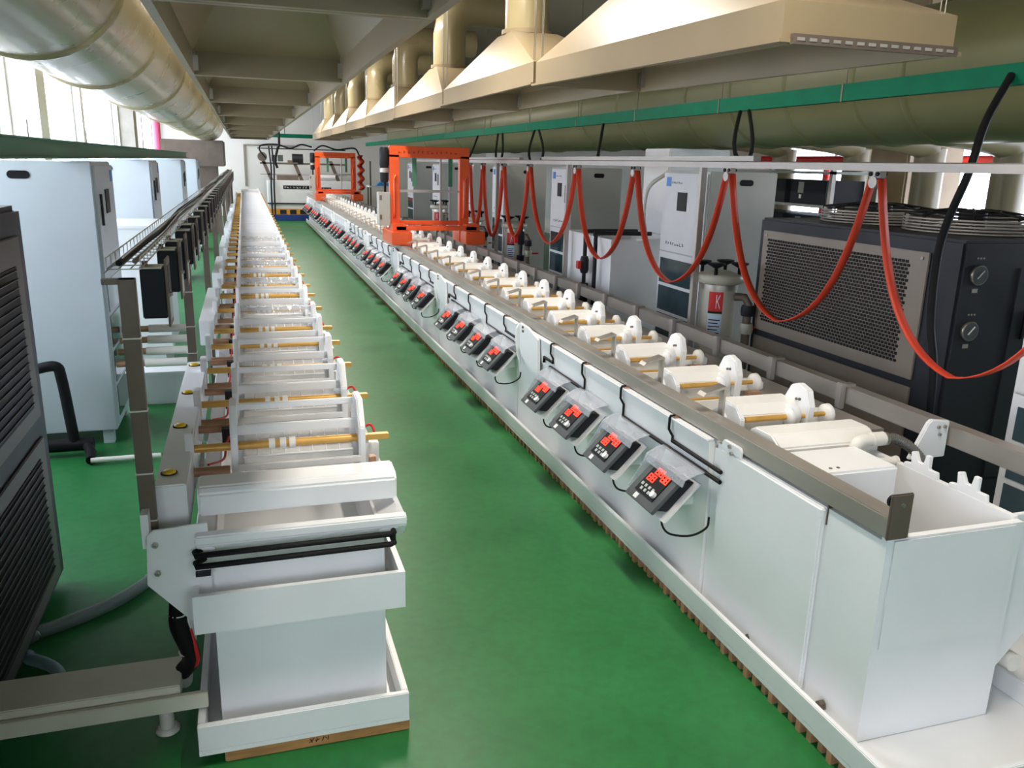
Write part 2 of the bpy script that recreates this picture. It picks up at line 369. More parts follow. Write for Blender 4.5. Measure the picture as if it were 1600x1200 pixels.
# ---- left barrels
def hexp(cy, cz, wy, h, n=None):
    return [(cy-wy*.5, cz-h*.32), (cy-wy*.25, cz-h*.5), (cy+wy*.25, cz-h*.5), (cy+wy*.5, cz-h*.32), (cy+wy*.5, cz+h*.18), (cy+wy*.22, cz+h*.5), (cy-wy*.22, cz+h*.5), (cy-wy*.5, cz+h*.18)]
def left_barrel():
    t = thing('plating_barrel', '', 'plating barrel', (0, 0, 0), 'barrels of the left line')
    for x in (-.088, .318): MB().prism(hexp(.02, .845, .22, .265), 'x', x, x+.022).build('end_plate', PP, t, bevel=.004)
    MB().cyl((-.21, -.035, .842), (.335, -.035, .842), .0135, 12).build('brass_rod', BRASS, t)
    box(.335, .425, -.047, -.021, .832, .852).build('rod_tip', BRASS, t, bevel=.002)
    box(-.07, .322, -.018, -.004, .872, .905).build('cross_bar', PP, t, bevel=.003)
    box(-.07, .322, .075, .089, .93, .952).build('cross_bar', PP, t, bevel=.003)
    box(-.07, .322, -.098, -.086, .775, .798).build('cross_bar', PP, t, bevel=.003)
    # milky perforated drum
    m = MB(); P = []
    for k in range(6): a = math.pi/6+k*math.pi/3; P.append((.025+.102*math.cos(a), .762+.102*math.sin(a)))
    m.prism(P, 'x', -.05, .30); d = m.build('drum', PPT, t)
    g = MB()
    for k in range(6):
        (a, b), (c, e) = P[k], P[(k+1) % 6]
        g.cyl((-.05, a, b), (.30, a, b), .004, 6)
        for j in range(1, 8):
            x = -.05+.35*j/8
            if k in (0, 1, 4, 5, 3): g.cyl((x, a, b), (x, c, e), .0022, 5)
    tag(g.build('drum_grid', PP, d), kind='stuff')
    MB().cyl((-.066, .02, .80), (-.045, .02, .80), .06, 16).build('drum_flange', PP, t)
    MB().cyl((.295, .02, .80), (.317, .02, .80), .06, 16).build('drum_flange', PP, t)
    for x in (.03, .065, .095): MB().cyl((x, -.035, .842), (x+.02, -.035, .842), .018, 12).build('rod_collar', PPW, t)
    # supports on the left, copper contacts
    box(-.226, -.200, -.065, -.005, .78, .905).build('rod_support', PP, t, bevel=.003)
    box(-.20, -.13, -.05, .01, .70, .765).build('terminal_block', PP, t, bevel=.003)
    MB().cyl((-.200, -.125, .795), (-.092, -.125, .795), .0145, 12).build('copper_contact', COPPER, t)
    MB().cyl((-.205, .30, .80), (-.092, .30, .80), .0145, 12).build('copper_contact', COPPER, t)
    box(-.125, -.092, .24, .275, .74, .815).build('contact_foot', DARK, t)
    MB().tube(cat_pts([(-.10, .215, .795), (-.112, .19, .77), (-.12, .12, .745), (-.165, .02, .765)], 5), .004, 6).build('red_lead', REDC, t)
    box(.345, .40, .02, .10, .72, .80).build('end_block', PPW, t, bevel=.003)
    box(.352, .375, -.085, -.055, .735, .785).build('copper_clamp', COPPER, t, bevel=.002)
    MB().tube(cat_pts([(.335, -.005, .835), (.352, .02, .86), (.375, .015, .865), (.385, -.01, .83)], 5), .0045, 6).build('red_lead', REDC, t)
    MB().cyl((.315, .0, .825), (.36, .0, .825), .017, 12).build('hub', PP, t)
    return t
LBY = [2.722, 3.237, 3.776, 4.274, 4.671, 5.322, 5.869, 6.33, 6.931, 7.45]
while LBY[-1] < YE-.7: LBY.append(LBY[-1]+.535)
lb = left_barrel()
for k, y in enumerate(LBY):
    lab = 'milky plating barrel on brass rod, %s from the near end of left line' % nth(k)
    if k == 0: lb.location = (0, y, 0); lb['label'] = 'nearest milky plating barrel of left line, behind the white block cover'
    else: copy_tree(lb, (0, y, 0), lab)
def film():
    t = MB(); n = 26; v = []
    for i in range(n+1):
        x = -.06+.40*i/n; h = .004*math.sin(i*1.3)+.003*math.sin(i*.7+1)
        v += [(x, -.06, .905+h), (x, .03, .925+h*1.5), (x, .10, .90+h)]
    t.add(v, [(3*i+j, 3*i+3+j, 3*i+4+j, 3*i+1+j) for i in range(n) for j in range(2)], True); return t.mesh('plastic_film', CLEAR)
fm = film()
for k in (4, 6, 8, 10, 12):
    tag(put('plastic_film', fm, None, (0, LBY[k]+.02, .03)), 'crumpled clear plastic film lying on %s left barrel' % nth(k), 'film', 'films on the left barrels')

# ---- left side floor clutter
t = thing('cable_channel', 'beige cable channel running left from the near left tank', 'channel')
MB().prism([(2.29, .20), (2.30, .245), (2.46, .245), (2.46, .19), (2.29, .19)], 'x', -1.9, -.262).build('channel_lid', BEIGE, t, bevel=.003)
box(-1.9, -.185, 2.272, 2.290, .175, .225).build('channel_side', BEIGE, t, bevel=.002)
t = thing('standpipe', 'white pvc pipe running back from foot flange under the channel', 'pipe')
MB().cyl((-.318, 2.40, FZ), (-.318, 2.40, .17), .022, 16).build('riser', PVC, t)
MB().lathe([(.036, 0), (.036, .008), (.026, .014)], (-.318, 2.40, FZ)).build('foot_flange', PVC, t)
MB().cyl((-.27, 2.50, .125), (-.27, 5.0, .125), .024, 14).build('run', PP, t)
t = thing('cable_loom', 'thick black taped cable loom dropping from the left tank bracket', 'cable')
MB().tube(cat_pts([(-.245, 2.36, .62), (-.25, 2.345, .50), (-.255, 2.34, .42), (-.235, 2.35, .34), (-.232, 2.37, .28), (-.262, 2.40, .225)]), .026, 12).build('loom', BLACK, t)
MB().tube(cat_pts([(-.225, 2.342, .40), (-.212, 2.335, .33), (-.214, 2.35, .28), (-.25, 2.38, .23)]), .006, 6).build('red_wire', REDC, t)
for z in (.455, .315): MB().lathe([(.0285, 0), (.0285, .004)], (-.252 if z > .4 else -.236, 2.343 if z > .4 else 2.36, z), n=12).build('tie', PVC, t)
o = MB().tube(cat_pts([(-1.8, 3.05, .055), (-.92, 3.03, .055), (-.81, 3.06, .055), (-.67, 3.14, .055), (-.53, 3.27, .055), (-.45, 3.42, .055), (-.36, 3.8, .055)]), .026, 12).build('floor_hose', HOSE)
tag(o, 'dark grey hose curving across the green floor at left', 'hose')
o = MB().tube(cat_pts([(-1.6, 2.90, .056), (-.90, 2.92, .056), (-.79, 2.875, .056), (-.70, 2.79, .056), (-.67, 2.68, .056), (-.72, 2.58, .056), (-1.2, 2.55, .056)]), .022, 12).build('clear_hose', HOSEC)
tag(o, 'clear bluish hose curled on the floor behind the beige channel', 'hose')
t = thing('drain_pipe', 'black elbow drain pipe at the foot of nearest left cabinet', 'pipe')
MB().tube(cat_pts([(-1.2, 5.12, .56), (-1.085, 5.12, .575), (-1.06, 5.12, .50), (-1.04, 5.12, .25), (-1.03, 5.12, .11)], 6), .03, 12).build('riser', BLACK, t)
MB().cyl((-1.22, 5.12, .10), (-.93, 5.12, .10), .038, 14).build('run', BLACK, t)
MB().tube([(-.97, 5.12, .10), (-.93, 5.02, .075), (-.92, 4.93, .06)], .028, 12).build('branch', BLACK, t)
MB().cyl((-.92, 4.93, .06), (-.55, 4.93, .06), .016, 12).build('pvc_stub', PVC, t)
for k in range(4):
    z = .52+.05*k; y = 5.35+.11*k
    t = thing('crossing_pipe', 'white lagged pipe crossing to left line, %s of four counted upward' % nth(k), 'pipe', (0, 0, 0), 'four pipes behind the brown post')
    MB().cyl((-.64, y, z), (-.40, y, z), .026, 14).build('pipe_sleeve', PVC, t); MB().cyl((-.80, y, z), (-.60, y, z), .020, 14).build('pipe_core', COPPER, t)

# ---- left cabinets (rectifiers)
def cabinet(name, lab, x0, x1, y0, y1, ztop, side, body, grp, slot=True, near=False):
    """side: 'R' front panel faces -x (right of the hall), 'L' front panel faces +x"""
    t = thing(name, lab, 'cabinet', (0, 0, 0), grp); zb = FZ+.09
    box(x0, x1, y0, y1, zb, ztop).build('cabinet_body', body, t, bevel=.006)
    for x in (x0+.06, x1-.06):
        for y in (y0+.06, y1-.06): box(x-.03, x+.03, y-.03, y+.03, FZ, zb).build('foot', body, t)
    if slot:
        xs = (x0+x1)/2 + (.02 if side == 'R' else .03); m = MB(); P = []
        for k in range(12):
            a = math.pi/2+math.pi*k/11; P.append((xs-.035+.022*math.cos(a), ztop-.075+.022*math.sin(a)))
        for k in range(12):
            a = -math.pi/2+math.pi*k/11; P.append((xs+.035+.022*math.cos(a), ztop-.075+.022*math.sin(a)))
        m.prism(P, 'y', y0-.004, y0+.003); m.build('handle_slot', BLACK, t)
    s = -1 if side == 'R' else 1; xf = x0 if side == 'R' else x1
    def fb(d0, d1, ya, yb, za, zb_):
        a, b = sorted((xf+s*d0, xf+s*d1)); return box(a, b, ya, yb, za, zb_)
    zs = ztop-.62; p = fb(0, .014, y0+.02, y1-.02, zs, ztop-.02).build('control_door', CABW if side == 'R' else CABL, t, bevel=.003)
    L = y1-y0
    fb(.014, .020, y0+L*.42, y0+L*.62, ztop-.30, ztop-.16).build('controller_screen', DARK, p)
    fb(.014, .018, y1-.14, y1-.07, ztop-.12, ztop-.05).build('blue_logo', BLUE, p)
    fb(.014, .026, y0+.10, y0+.125, ztop-.36, ztop-.18).build('door_handle', DARK, p)
    if side == 'R':
        rng = random.Random(int(y0*100))
        g = glyph_row(-(y1-.12), zs+.05, .035, 8, rng, 'x', xf-.015); g.build('door_lettering', INK, p)
        g = glyph_row(-(y1-.16), ztop-.10, .02, 8, rng, 'x', xf-.015); g.build('door_lettering', INK, p)
    d = fb(0, .012, y0+.02, y1-.02, FZ+.12, zs-.01).build('lower_door', CABW if side == 'R' else CABL, t)
    n = 4; hz = (zs-.05-(FZ+.15))/n
    for k in range(n): fb(.012, .016, y0+.05, y1-.05, FZ+.15+k*hz+.018, FZ+.15+(k+1)*hz-.008).build('pane', GLASS, d)
    return t
LCX = -.822
for k, (y0, y1, x0) in enumerate(((5.30, 6.0, -1.62), (8.45, 9.15, -1.62), (12.6, 13.3, -1.62), (16.6, 17.3, -1.6))):
    lab = ['pale blue-grey cabinet nearest on the left beside the dark chiller', 'second pale cabinet on the left behind the nearest one', 'third pale cabinet along the left wall', 'farthest pale cabinet along the left wall'][k]
    cabinet('rectifier_cabinet', lab, x0, LCX, y0, y1, 1.705, 'L', CABL, 'cabinets along the left line')
t = thing('plastic_bin', 'white plastic tank between the nearest two left cabinets', 'tank')
m = MB(); m.box(-1.35, -.62, 7.0, 7.02, .25, 1.22); m.box(-1.35, -.62, 7.78, 7.8, .25, 1.22); m.box(-1.35, -1.33, 7.02, 7.78, .25, 1.22); m.box(-.64, -.62, 7.02, 7.78, .25, 1.22); m.box(-1.33, -.64, 7.02, 7.78, .25, .3)
m.build('bin_body', PP, t); box(-1.36, -.61, 6.99, 7.81, 1.20, 1.225).build('bin_rim', PP, t, bevel=.004)
box(-1.3, -.68, 7.05, 7.75, FZ, .25).build('bin_stand', PP, t)
t = thing('floor_curb', 'white plastic curb on floor beyond nearest left cabinet', 'curb')
box(-.80, -.40, 6.15, 6.35, FZ, .25).build('curb_body', PP, t, bevel=.004); box(-.82, -.38, 6.13, 6.37, .25, .27).build('curb_cap', PP, t)
# left chiller with louvres
t = thing('chiller', 'charcoal chiller with shade-darkened louvred panel at the left edge', 'chiller')
cx = -.80
box(-1.6, cx, 1.2, 3.52, FZ+.04, 1.56).build('casing', CHILL, t, bevel=.02)
for y in (1.4, 3.3):
    for x in (-1.5, -.9): box(x-.05, x+.05, y-.05, y+.05, FZ, FZ+.04).build('foot', BLACK, t)
lp = box(cx, cx+.012, 1.3, 3.40, .78, 1.46).build('louvre_panel', CHILLP_SHADED, t, bevel=.003)
box(cx+.012, cx+.016, 1.36, 3.30, .84, 1.36).build('louvre_opening', BLACK, lp)
for k in range(17):
    z = .855+k*.0305
    MB().prism([(cx+.014, z), (cx+.022, z+.003), (cx+.022, z+.006), (cx+.014, z+.004)], 'y', 1.36, 3.30).build('slat', CHILLP_SHADED, lp)
lp = box(cx, cx+.012, 1.3, 3.40, .12, .70).build('lower_panel', CHILLP_SHADED, t, bevel=.003)
box(cx+.012, cx+.016, 1.36, 3.30, .18, .64).build('louvre_opening', BLACK, lp)
for k in range(15):
    z = .195+k*.0305
    MB().prism([(cx+.014, z), (cx+.022, z+.003), (cx+.022, z+.006), (cx+.014, z+.004)], 'y', 1.36, 3.30).build('slat', CHILLP_SHADED, lp)

# ------------------------------------------------------------------ right plating line
t = thing('drip_tray', 'long white drip tray along the aisle under the right line', 'tray')
TX0, TX1, TY0 = 1.585, 2.78, 1.42
box(TX0, TX1, TY0, YE, .07, .085).build('tray_floor', PP, t)
box(TX0, TX0+.02, TY0, YE, .085, .162).build('rim', PP, t, bevel=.003)
box(2.33, 2.35, TY0+.02, 2.6, .085, .162).build('rim', PP, t, bevel=.003)
box(TX1-.02, TX1, 2.6, YE, .085, .162).build('rim', PP, t, bevel=.003)
box(TX0+.02, TX1, TY0, TY0+.02, .085, .162).build('rim', PP, t, bevel=.003)
t = thing('slatted_floor_board', 'row of raw wooden slats showing under the right drip tray edge', 'slats')
sl = box(0, 1.17, 0, .022, 0, .04).mesh('slat', WOODS); k = 0; y = TY0+.03
while k < 300: put('slat', sl, t, (TX0+.008-.004*(k % 3), y, FZ)); y += .05; k += 1
rest = MB()
while y < YE-.05: rest.box(TX0+.008, TX1-.02, y, y+.022, FZ, FZ+.04); y += .05
tag(rest.build('far_slats', WOODS, t), kind='stuff')
# near end tank
t = thing('rinse_tank', 'large white open rinse tank at the near end of right line', 'tank')
y0, y1, xa, xb = 1.705, 2.62, 1.675, 2.175
m = MB(); m.box(xa, xb, y0, y0+.022, .087, .755); m.box(xa, xb, y1-.02, y1, .087, .72); m.box(xa, xa+.022, y0+.022, y1-.02, .087, .745); m.box(xb-.022, xb, y0+.022, y1-.02, .087, .765); m.box(xa+.022, xb-.022, y0+.022, y1-.02, .2, .22)
m.build('tank_body', PP, t)
box(xa+.02, xb-.03, y0-.006, y0, .40, .752).build('front_sheet', PP, t, bevel=.003)
box(xa-.02, xa, 1.962, 2.548, .10, .742).build('side_sheet', PP, t, bevel=.006)
MB().prism([(xb, .765), (2.45, .765), (2.45, .50), (2.21, .23), (xb, .23)], 'y', y0+.03, y0+.045).build('gusset', PP, t, bevel=.002)
MB().prism([(2.42, .742), (2.42, .77), (2.43, .782), (2.535, .782), (2.548, .77), (2.548, .742)], 'x', xa-.02, xa-.008).build('rail_tab', PP, t, bevel=.003)
for y, z in ((2.49, .768), (2.475, .745)): MB().cyl((xa-.02, y, z), (xa-.028, y, z), .008, 6).build('bolt', STEEL, t)
for y in (2.26, 1.86):
    MB().prism([(y-.012, .10), (y-.008, .118), (y+.004, .126), (y+.014, .118), (y+.018, .10)], 'x', xa-.0215, xa-.001).build('drain_notch', STEELD, t)
box(xa+.05, 2.045, 2.08, 2.30, .60, .805).build('inner_cover', PP, t, bevel=.008)
for x in (1.80, 1.83): MB().cyl((x, 2.12, .805), (x, 2.12, .807), .006, 10).build('screw_hole', STEELD, t)
for y in (1.90, 2.10):
    m = MB().prism([(y-.075, .765), (y-.07, .79), (y-.035, .79), (y-.035, .835), (y-.015, .835), (y-.008, .80), (y+.012, .80), (y+.03, .832), (y+.05, .825), (y+.045, .785), (y+.075, .78), (y+.08, .765)], 'x', xb-.02, xb-.006)
    m.build('rack_holder', PP, t, bevel=.002)
t = thing('end_pipe', 'short white pvc pipe stub at the right tank foot', 'pipe')
MB().cyl((2.275, 1.72, .245), (2.275, 2.2, .245), .03, 18).build('stub', PVC, t)
MB().lathe([(.034, 0), (.034, .03)], (2.275, 1.80, .245), 'y').build('socket', PVC, t)
# plating tanks of the right line
NM = 9; ML = 2.40
def right_tank(i):
    y0 = 2.625+i*ML; y1 = min(y0+ML-.012, YE-.03)
    t = thing('plating_tank', 'white plating tank of the right line, %s from the near end' % nth(i), 'tank', (0, 0, 0), 'plating tanks of the right line')
    m = MB(); m.box(1.662, 1.684, y0, y1, .087, .742); m.box(2.43, 2.45, y0, y1, .087, .72); m.box(1.684, 2.43, y0, y0+.018, .087, .70); m.box(1.684, 2.43, y1-.018, y1, .087, .70); m.box(1.684, 2.43, y0+.018, y1-.018, .62, .64)
    m.build('tank_body', PP, t)
    box(1.640, 1.80, y0, y1, .742, .752).build('ledge', PP, t, bevel=.003)
    box(2.27, 2.47, y0, y1, .722, .735).build('ledge', ALU, t)
    MB().prism([(1.662, .60), (1.655, .60), (1.648, .742), (1.662, .742)], 'y', y0, y1).build('lip', PP, t)
    return t
for i in range(NM): right_tank(i)
# rails
t = thing('guide_rail', 'square steel rail on the aisle side with brown end stop', 'rail')
box(1.668, 1.738, 1.705, 24.6, .757, .822).build('rail_tube', STEELR, t, bevel=.004)
box(1.660, 1.736, 1.694, 1.705, .757, .895).build('end_stop', STEELD, t, bevel=.004)
MB().cyl((1.675, 1.712, .872), (1.675, 1.705, .872), .018, 14).build('buffer', BLACK, t); MB().cyl((1.70, 1.69, .862), (1.70, 1.694, .862), .006, 8).build('bolt', STEEL, t)
box(1.672, 1.722, 1.955, 1.96, .69, .757).build('bracket', STEELD, t)
t = thing('guide_rail', 'square steel rail on the far side of right line, beside cabinets', 'rail')
box(2.535, 2.60, 1.6, 24.6, .745, .822).build('rail_tube', STEELR, t, bevel=.004)
t2 = t
for k in range(41):
    y = 2.97+.53*k
    if y > 23.5: break
    box(2.510, 2.534, y-.02, y+.02, .72, .838).build('rail_tab', ALU, t2, bevel=.003)
    box(2.534, 2.59, y-.012, y+.025, .822, .832).build('rail_clip', STEELR, t2)
t = thing('rail_support', 'white bolted plate holding the far rail near the hose', 'bracket')
MB().prism([(2.36, .70), (2.43, .845), (2.445, .855), (2.53, .845), (2.53, .70)], 'y', 2.36, 2.38).build('plate', PP, t, bevel=.004)
for x, z in ((2.475, .825), (2.505, .825), (2.485, .795)): MB().cyl((x, 2.36, z), (x, 2.352, z), .007, 6).build('bolt', STEEL, t)
# shark-fin brackets along the aisle
FINS = [2.50, 4.87, 7.33, 9.75, 12.15, 14.55, 16.95, 19.35, 21.75, 23.9]
fp = thing('fin_bracket', '', 'bracket', (0, 0, 0), 'white fin brackets along the aisle rail')
MB().prism([(1.640, .775), (1.622, .765), (1.608, .74), (1.604, .66), (1.618, .56), (1.640, .50)], 'y', .050, .068).build('fin_plate', PP, fp, bevel=.003)
MB().prism([(.07, .77), (.09, .74), (.095, .70), (.07, .63), (.01, .575), (-.08, .545), (-.22, .525), (-.32, .52), (-.30, .74), (-.10, .778), (.05, .778)], 'x', 1.630, 1.647).build('mount_plate', PP, fp, bevel=.004)
for y, z in ((-.02, .762), (-.026, .738)): MB().cyl((1.630, y, z), (1.621, y, z), .009, 6).build('bolt', STEELD, fp)
for k, y in enumerate(FINS[1:]):
    lab = 'white fin-shaped bracket under aisle rail, %s from the near end' % nth(k)
    if k == 0: fp.location = (0, y, 0); fp['label'] = lab
    else: copy_tree(fp, (0, y, 0), lab)
# meters
def seg8(m, x, y, w, h, d=.0012):
    """seven-segment 8 on a local panel: x across, y up, z out"""
    s = w*.2
    for a in ((x, x+w, y, y+s), (x, x+w, y+h/2-s/2, y+h/2+s/2), (x, x+w, y+h-s, y+h), (x, x+s, y, y+h), (x+w-s, x+w, y, y+h)): m.box(a[0], a[1], a[2], a[3], 0, d)
def meter():
    t = thing('dosing_meter', '', 'meter', (0, 0, 0), 'meters along the aisle')
    # local panel frame: X across (towards camera is +), Y up the face, Z out of the face
    K = 1.36; M = (Matrix(((0, .70, -.714), (-1, 0, 0), (0, .714, .70))) @ Matrix.Diagonal((K, K, K))).to_4x4(); cx, cz = 1.520, .505; M.translation = Vector((cx, 0, cz))
    def side(u0, u1, d0, d1):                    # parallelogram seen from the side: along the face, then back into the wall
        P = []
        for u, d in ((u0, d0), (u1, d0), (u1, d1), (u0, d1)): P.append((cx+.70*u*K+d, cz+.714*u*K-.22*d))
        return P
    MB().prism(side(-.060, .058, .006, .068), 'y', -.10, .10).build('meter_case', DARK, t, bevel=.003)
    b = MB().box(-.088, .088, -.070, .072, -.006, .006).rot(M).build('bezel', SLATE, t, bevel=.003)
    f = MB().box(-.056, .056, -.042, .058, .006, .009).rot(M).build('keypad_panel', BLACK, b)
    m = MB(); seg8(m, -.030, .030, .019, .024); seg8(m, -.008, .030, .019, .024)
    seg8(m, .016, .020, .018, .024); seg8(m, .036, .020, .016, .024); seg8(m, -.044, .002, .018, .024); seg8(m, -.022, .002, .018, .024)
    T = Matrix.Translation((0, 0, .0095)); m.rot(M @ T).build('red_digits', LED, f)
    for i in range(4):
        for j in range(2):
            x, yy = -.046+i*.022+(.012 if j else 0), -.014-.014*j
            MB().box(x, x+.011, yy-.005, yy+.005, .009, .0115).rot(M).build('key', BTN, f)
    MB().cyl((.044, -.024, .009), (.044, -.024, .02), .010, 12).rot(M).build('knob', WHITE, f)
    MB().box(-.040, -.020, -.064, -.047, .006, .0075).rot(M).build('sticker', WHITE, b)
    MB().prism(side(-.092, .062, .070, .082), 'y', -.125, .115).build('backing_plate', PP, t)
    for y in (-.06, .05): box(1.60, 1.662, y-.008, y+.008, .44, .50).build('stand_arm', PP, t)
    # clear hinged cover: sloping top sheet and a far side flap
    v = [(1.560, -.165, .588), (1.560, .165, .588), (1.605, -.175, .612), (1.605, .165, .612), (1.648, -.18, .622), (1.648, .165, .622)]
    m = MB(); v2 = [(a, y, z-.003) for a, y, z in v]; q = [(0, 1, 3, 2), (2, 3, 5, 4)]
    m.add(v+v2, q+[tuple(6+i for i in f_[::-1]) for f_ in q]+[(0, 6, 7, 1), (4, 5, 11, 10), (0, 2, 8, 6), (2, 4, 10, 8), (1, 7, 9, 3), (3, 9, 11, 5)])
    m.build('clear_cover', CLEAR, t)
    MB().prism([(1.560, .588), (1.605, .612), (1.648, .622), (1.61, .50), (1.535, .42), (1.478, .455)], 'y', .150, .153).build('clear_flap', CLEAR, t)
    MB().prism([(1.560, .588), (1.550, .560), (1.553, .560), (1.564, .588)], 'y', -.165, .165).build('cover_lip', CLEAR, t)
    MB().tube(cat_pts([(1.535, -.06, .415), (1.52, -.085, .375), (1.53, -.135, .355), (1.59, -.19, .365), (1.645, -.21, .40), (1.66, -.20, .44)], 6), .0045, 7).build('cable', BLACK, t)
    return t
mp = meter(); n = 0; MPOS = []
for j in range(len(FINS)-1):
    a, b = FINS[j], FINS[j+1]
    for q in range(4): MPOS.append(a+.295+q*.47)
for k, y in enumerate(MPOS):
    lab = 'grey meter with red digits on the aisle side, %s from the near end' % nth(k)
    if k == 0: mp.location = (0, y, 0); mp['label'] = lab
    else: copy_tree(mp, (0, y, 0), lab)
# black conduits with copper contacts
def conduit(pts, lab, grp='black conduits on the aisle wall'):
    t = thing('conduit_lead', lab, 'conduit', (0, 0, 0), grp)
    MB().tube(pts[:6], .0055, 8).build('drop_lead', BLACK, t); MB().tube(pts[5:], .0085, 8).build('conduit', BLACK, t)
    y = pts[0][1]
    for k in range(3): box(1.645, 1.70-.01*k, y-.02+.014*k, y-.012+.014*k, .7525, .757).build('copper_finger', COPPER, t)
    return t
k = 0
for j in range(5):
    a, b = FINS[j], FINS[j+1]; cs = [a+.42+q*.48 for q in range(4)]
    xw = 1.650
    def drop(y, z): return [(1.66, y, .758), (1.640, y, .758), (1.636, y, .75), (1.636, y, .70), (1.645, y-.02, .675), (1.645, y-.02, z)]
    far = b-.38
    P = [drop(cs[0], .655)+[(1.645, a+.02, .655)], drop(cs[1], .615)+[(1.645, a+.02, .615)], drop(cs[2], .615)+[(1.645, far-.1, .615)], drop(cs[3], .65)+[(1.645, far, .65), (1.645, far, .618)]]
    for q in range(4):
        conduit(P[q], 'black conduit with copper fingers on aisle wall, %s from the near end' % nth(k)); k += 1
# right barrels
def right_barrel():
    t = thing('plating_barrel', '', 'plating barrel', (0, 0, 0), 'barrels of the right line')
    MB().prism(hexp(0, .785, .15, .125), 'x', 1.875, 1.897).build('end_plate', PP, t, bevel=.004)
    MB().prism([(-.075, .735), (.075, .735), (.085, .84), (.045, .905), (.0, .922), (-.06, .905), (-.085, .84)], 'x', 2.178, 2.212).build('end_plate', PP, t, bevel=.005)
    for y, z in ((-.025, .86), (-.005, .856)): MB().cyl((2.178, y, z), (2.172, y, z), .006, 8).build('bolt', STEELD, t)
    MB().prism([(-.045, .70), (-.045, .812), (.0, .846), (.10, .852), (.125, .825), (.125, .70)], 'x', 1.897, 2.178).build('barrel_cover', PPW, t, bevel=.004)
    MB().cyl((1.90, -.062, .802), (2.10, -.062, .802), .0115, 12).build('brass_rod', BRASS, t)
    MB().cyl((2.13, -.062, .80), (2.178, -.062, .80), .009, 12).cyl((2.212, -.04, .795), (2.30, -.04, .795), .010, 12).build('brass_axle', BRASS, t)
    MB().lathe([(.012, 0), (.034, .004), (.036, .020), (.03, .028), (.014, .034)], (2.09, -.062, .80), 'x').build('rod_collar', PP, t)
    MB().lathe([(.045, 0), (.045, .03), (.02, .04)], (2.125, -.03, .80), 'x').build('gear', PP, t)
    MB().lathe([(.016, 0), (.042, .01), (.044, .03), (.03, .042), (.008, .045)], (2.29, -.03, .79), 'x').build('knob', PPW, t)
    MB().cyl((1.90, -.13, .757), (2.10, -.13, .757), .007, 8).build('lower_rod', BRASS, t)
    box(1.88, 2.14, -.155, -.142, .70, .755).build('drip_board', PPW, t)
    MB().prism([(-.03, .70), (.12, .70), (.09, .80), (.04, .835), (.0, .80)], 'x', 1.845, 1.86).build('hook_base', PP, t)
    h = box(1.832, 1.840, -.010, .026, .745, .925).build('steel_hook', STEEL, t)
    MB().prism([(1.735, .895), (1.748, .908), (1.832, .932), (1.840, .925), (1.835, .922), (1.752, .900)], 'y', -.018, .034).build('hook_lip', STEEL, h)
    MB().cyl((1.832, .008, .768), (1.820, .008, .768), .010, 8).build('hook_bolt', STEELD, t)
    box(2.25, 2.40, .02, .11, .735, .775).build('bearing_block', PPW, t, bevel=.005)
    box(2.23, 2.30, -.11, -.07, .735, .765).build('copper_shoe', COPPER, t)
    for c in t.children: c.location.x -= .072
    return t
rb = right_barrel(); RBY = [2.735+.52*k for k in range(40)]; RBY = [y for y in RBY if y < YE-.35]
for k, y in enumerate(RBY):
    lab = 'white plating barrel with steel hook, %s from the near end of right line' % nth(k)
    if k == 0: rb.location = (0, y, 0); rb['label'] = lab
    else: copy_tree(rb, (0, y, 0), lab)
t = thing('drip_cover', 'white roofed cover block before the nearest right barrel', 'cover')
MB().prism([(2.34, .73), (2.34, .80), (2.40, .835), (2.50, .835), (2.54, .81), (2.54, .73)], 'x', 1.76, 2.19).build('cover_shell', PPW, t, bevel=.006)
t = thing('hose_elbow', 'white pvc elbow with ribbed grey hose beside the cover block', 'hose')
MB().tube(cat_pts([(2.14, 2.31, .74), (2.14, 2.31, .79), (2.16, 2.31, .815), (2.20, 2.31, .818), (2.25, 2.31, .815)], 6), .022, 14).build('elbow', PVC, t)
MB().lathe([(.026, 0), (.026, .05)], (2.21, 2.31, .818), 'x').build('sleeve', PVC, t)
MB().lathe([(.024, 0), (.024, .015)], (2.262, 2.31, .817), 'x').build('clamp', STEEL, t)
hp = cat_pts([(2.262, 2.31, .817), (2.31, 2.30, .815), (2.36, 2.27, .785), (2.385, 2.23, .74), (2.39, 2.2, .70)], 8)
MB().tube(hp, .018, 12).build('grey_hose', HOSE, t)
rings = MB()
for p, q in zip(hp[2:-1:1], hp[3:]): rings.cyl(p, p+(q-p)*.35, .0205, 10)
tag(rings.build('hose_ribs', STEELD, t), kind='stuff')
MB().cyl((2.17, 2.22, .765), (2.24, 2.22, .765), .016, 12).cyl((2.24, 2.22, .765), (2.25, 2.22, .765), .019, 12).build('side_stub', PVC, t)

for c in t.children: c.location.x -= .085

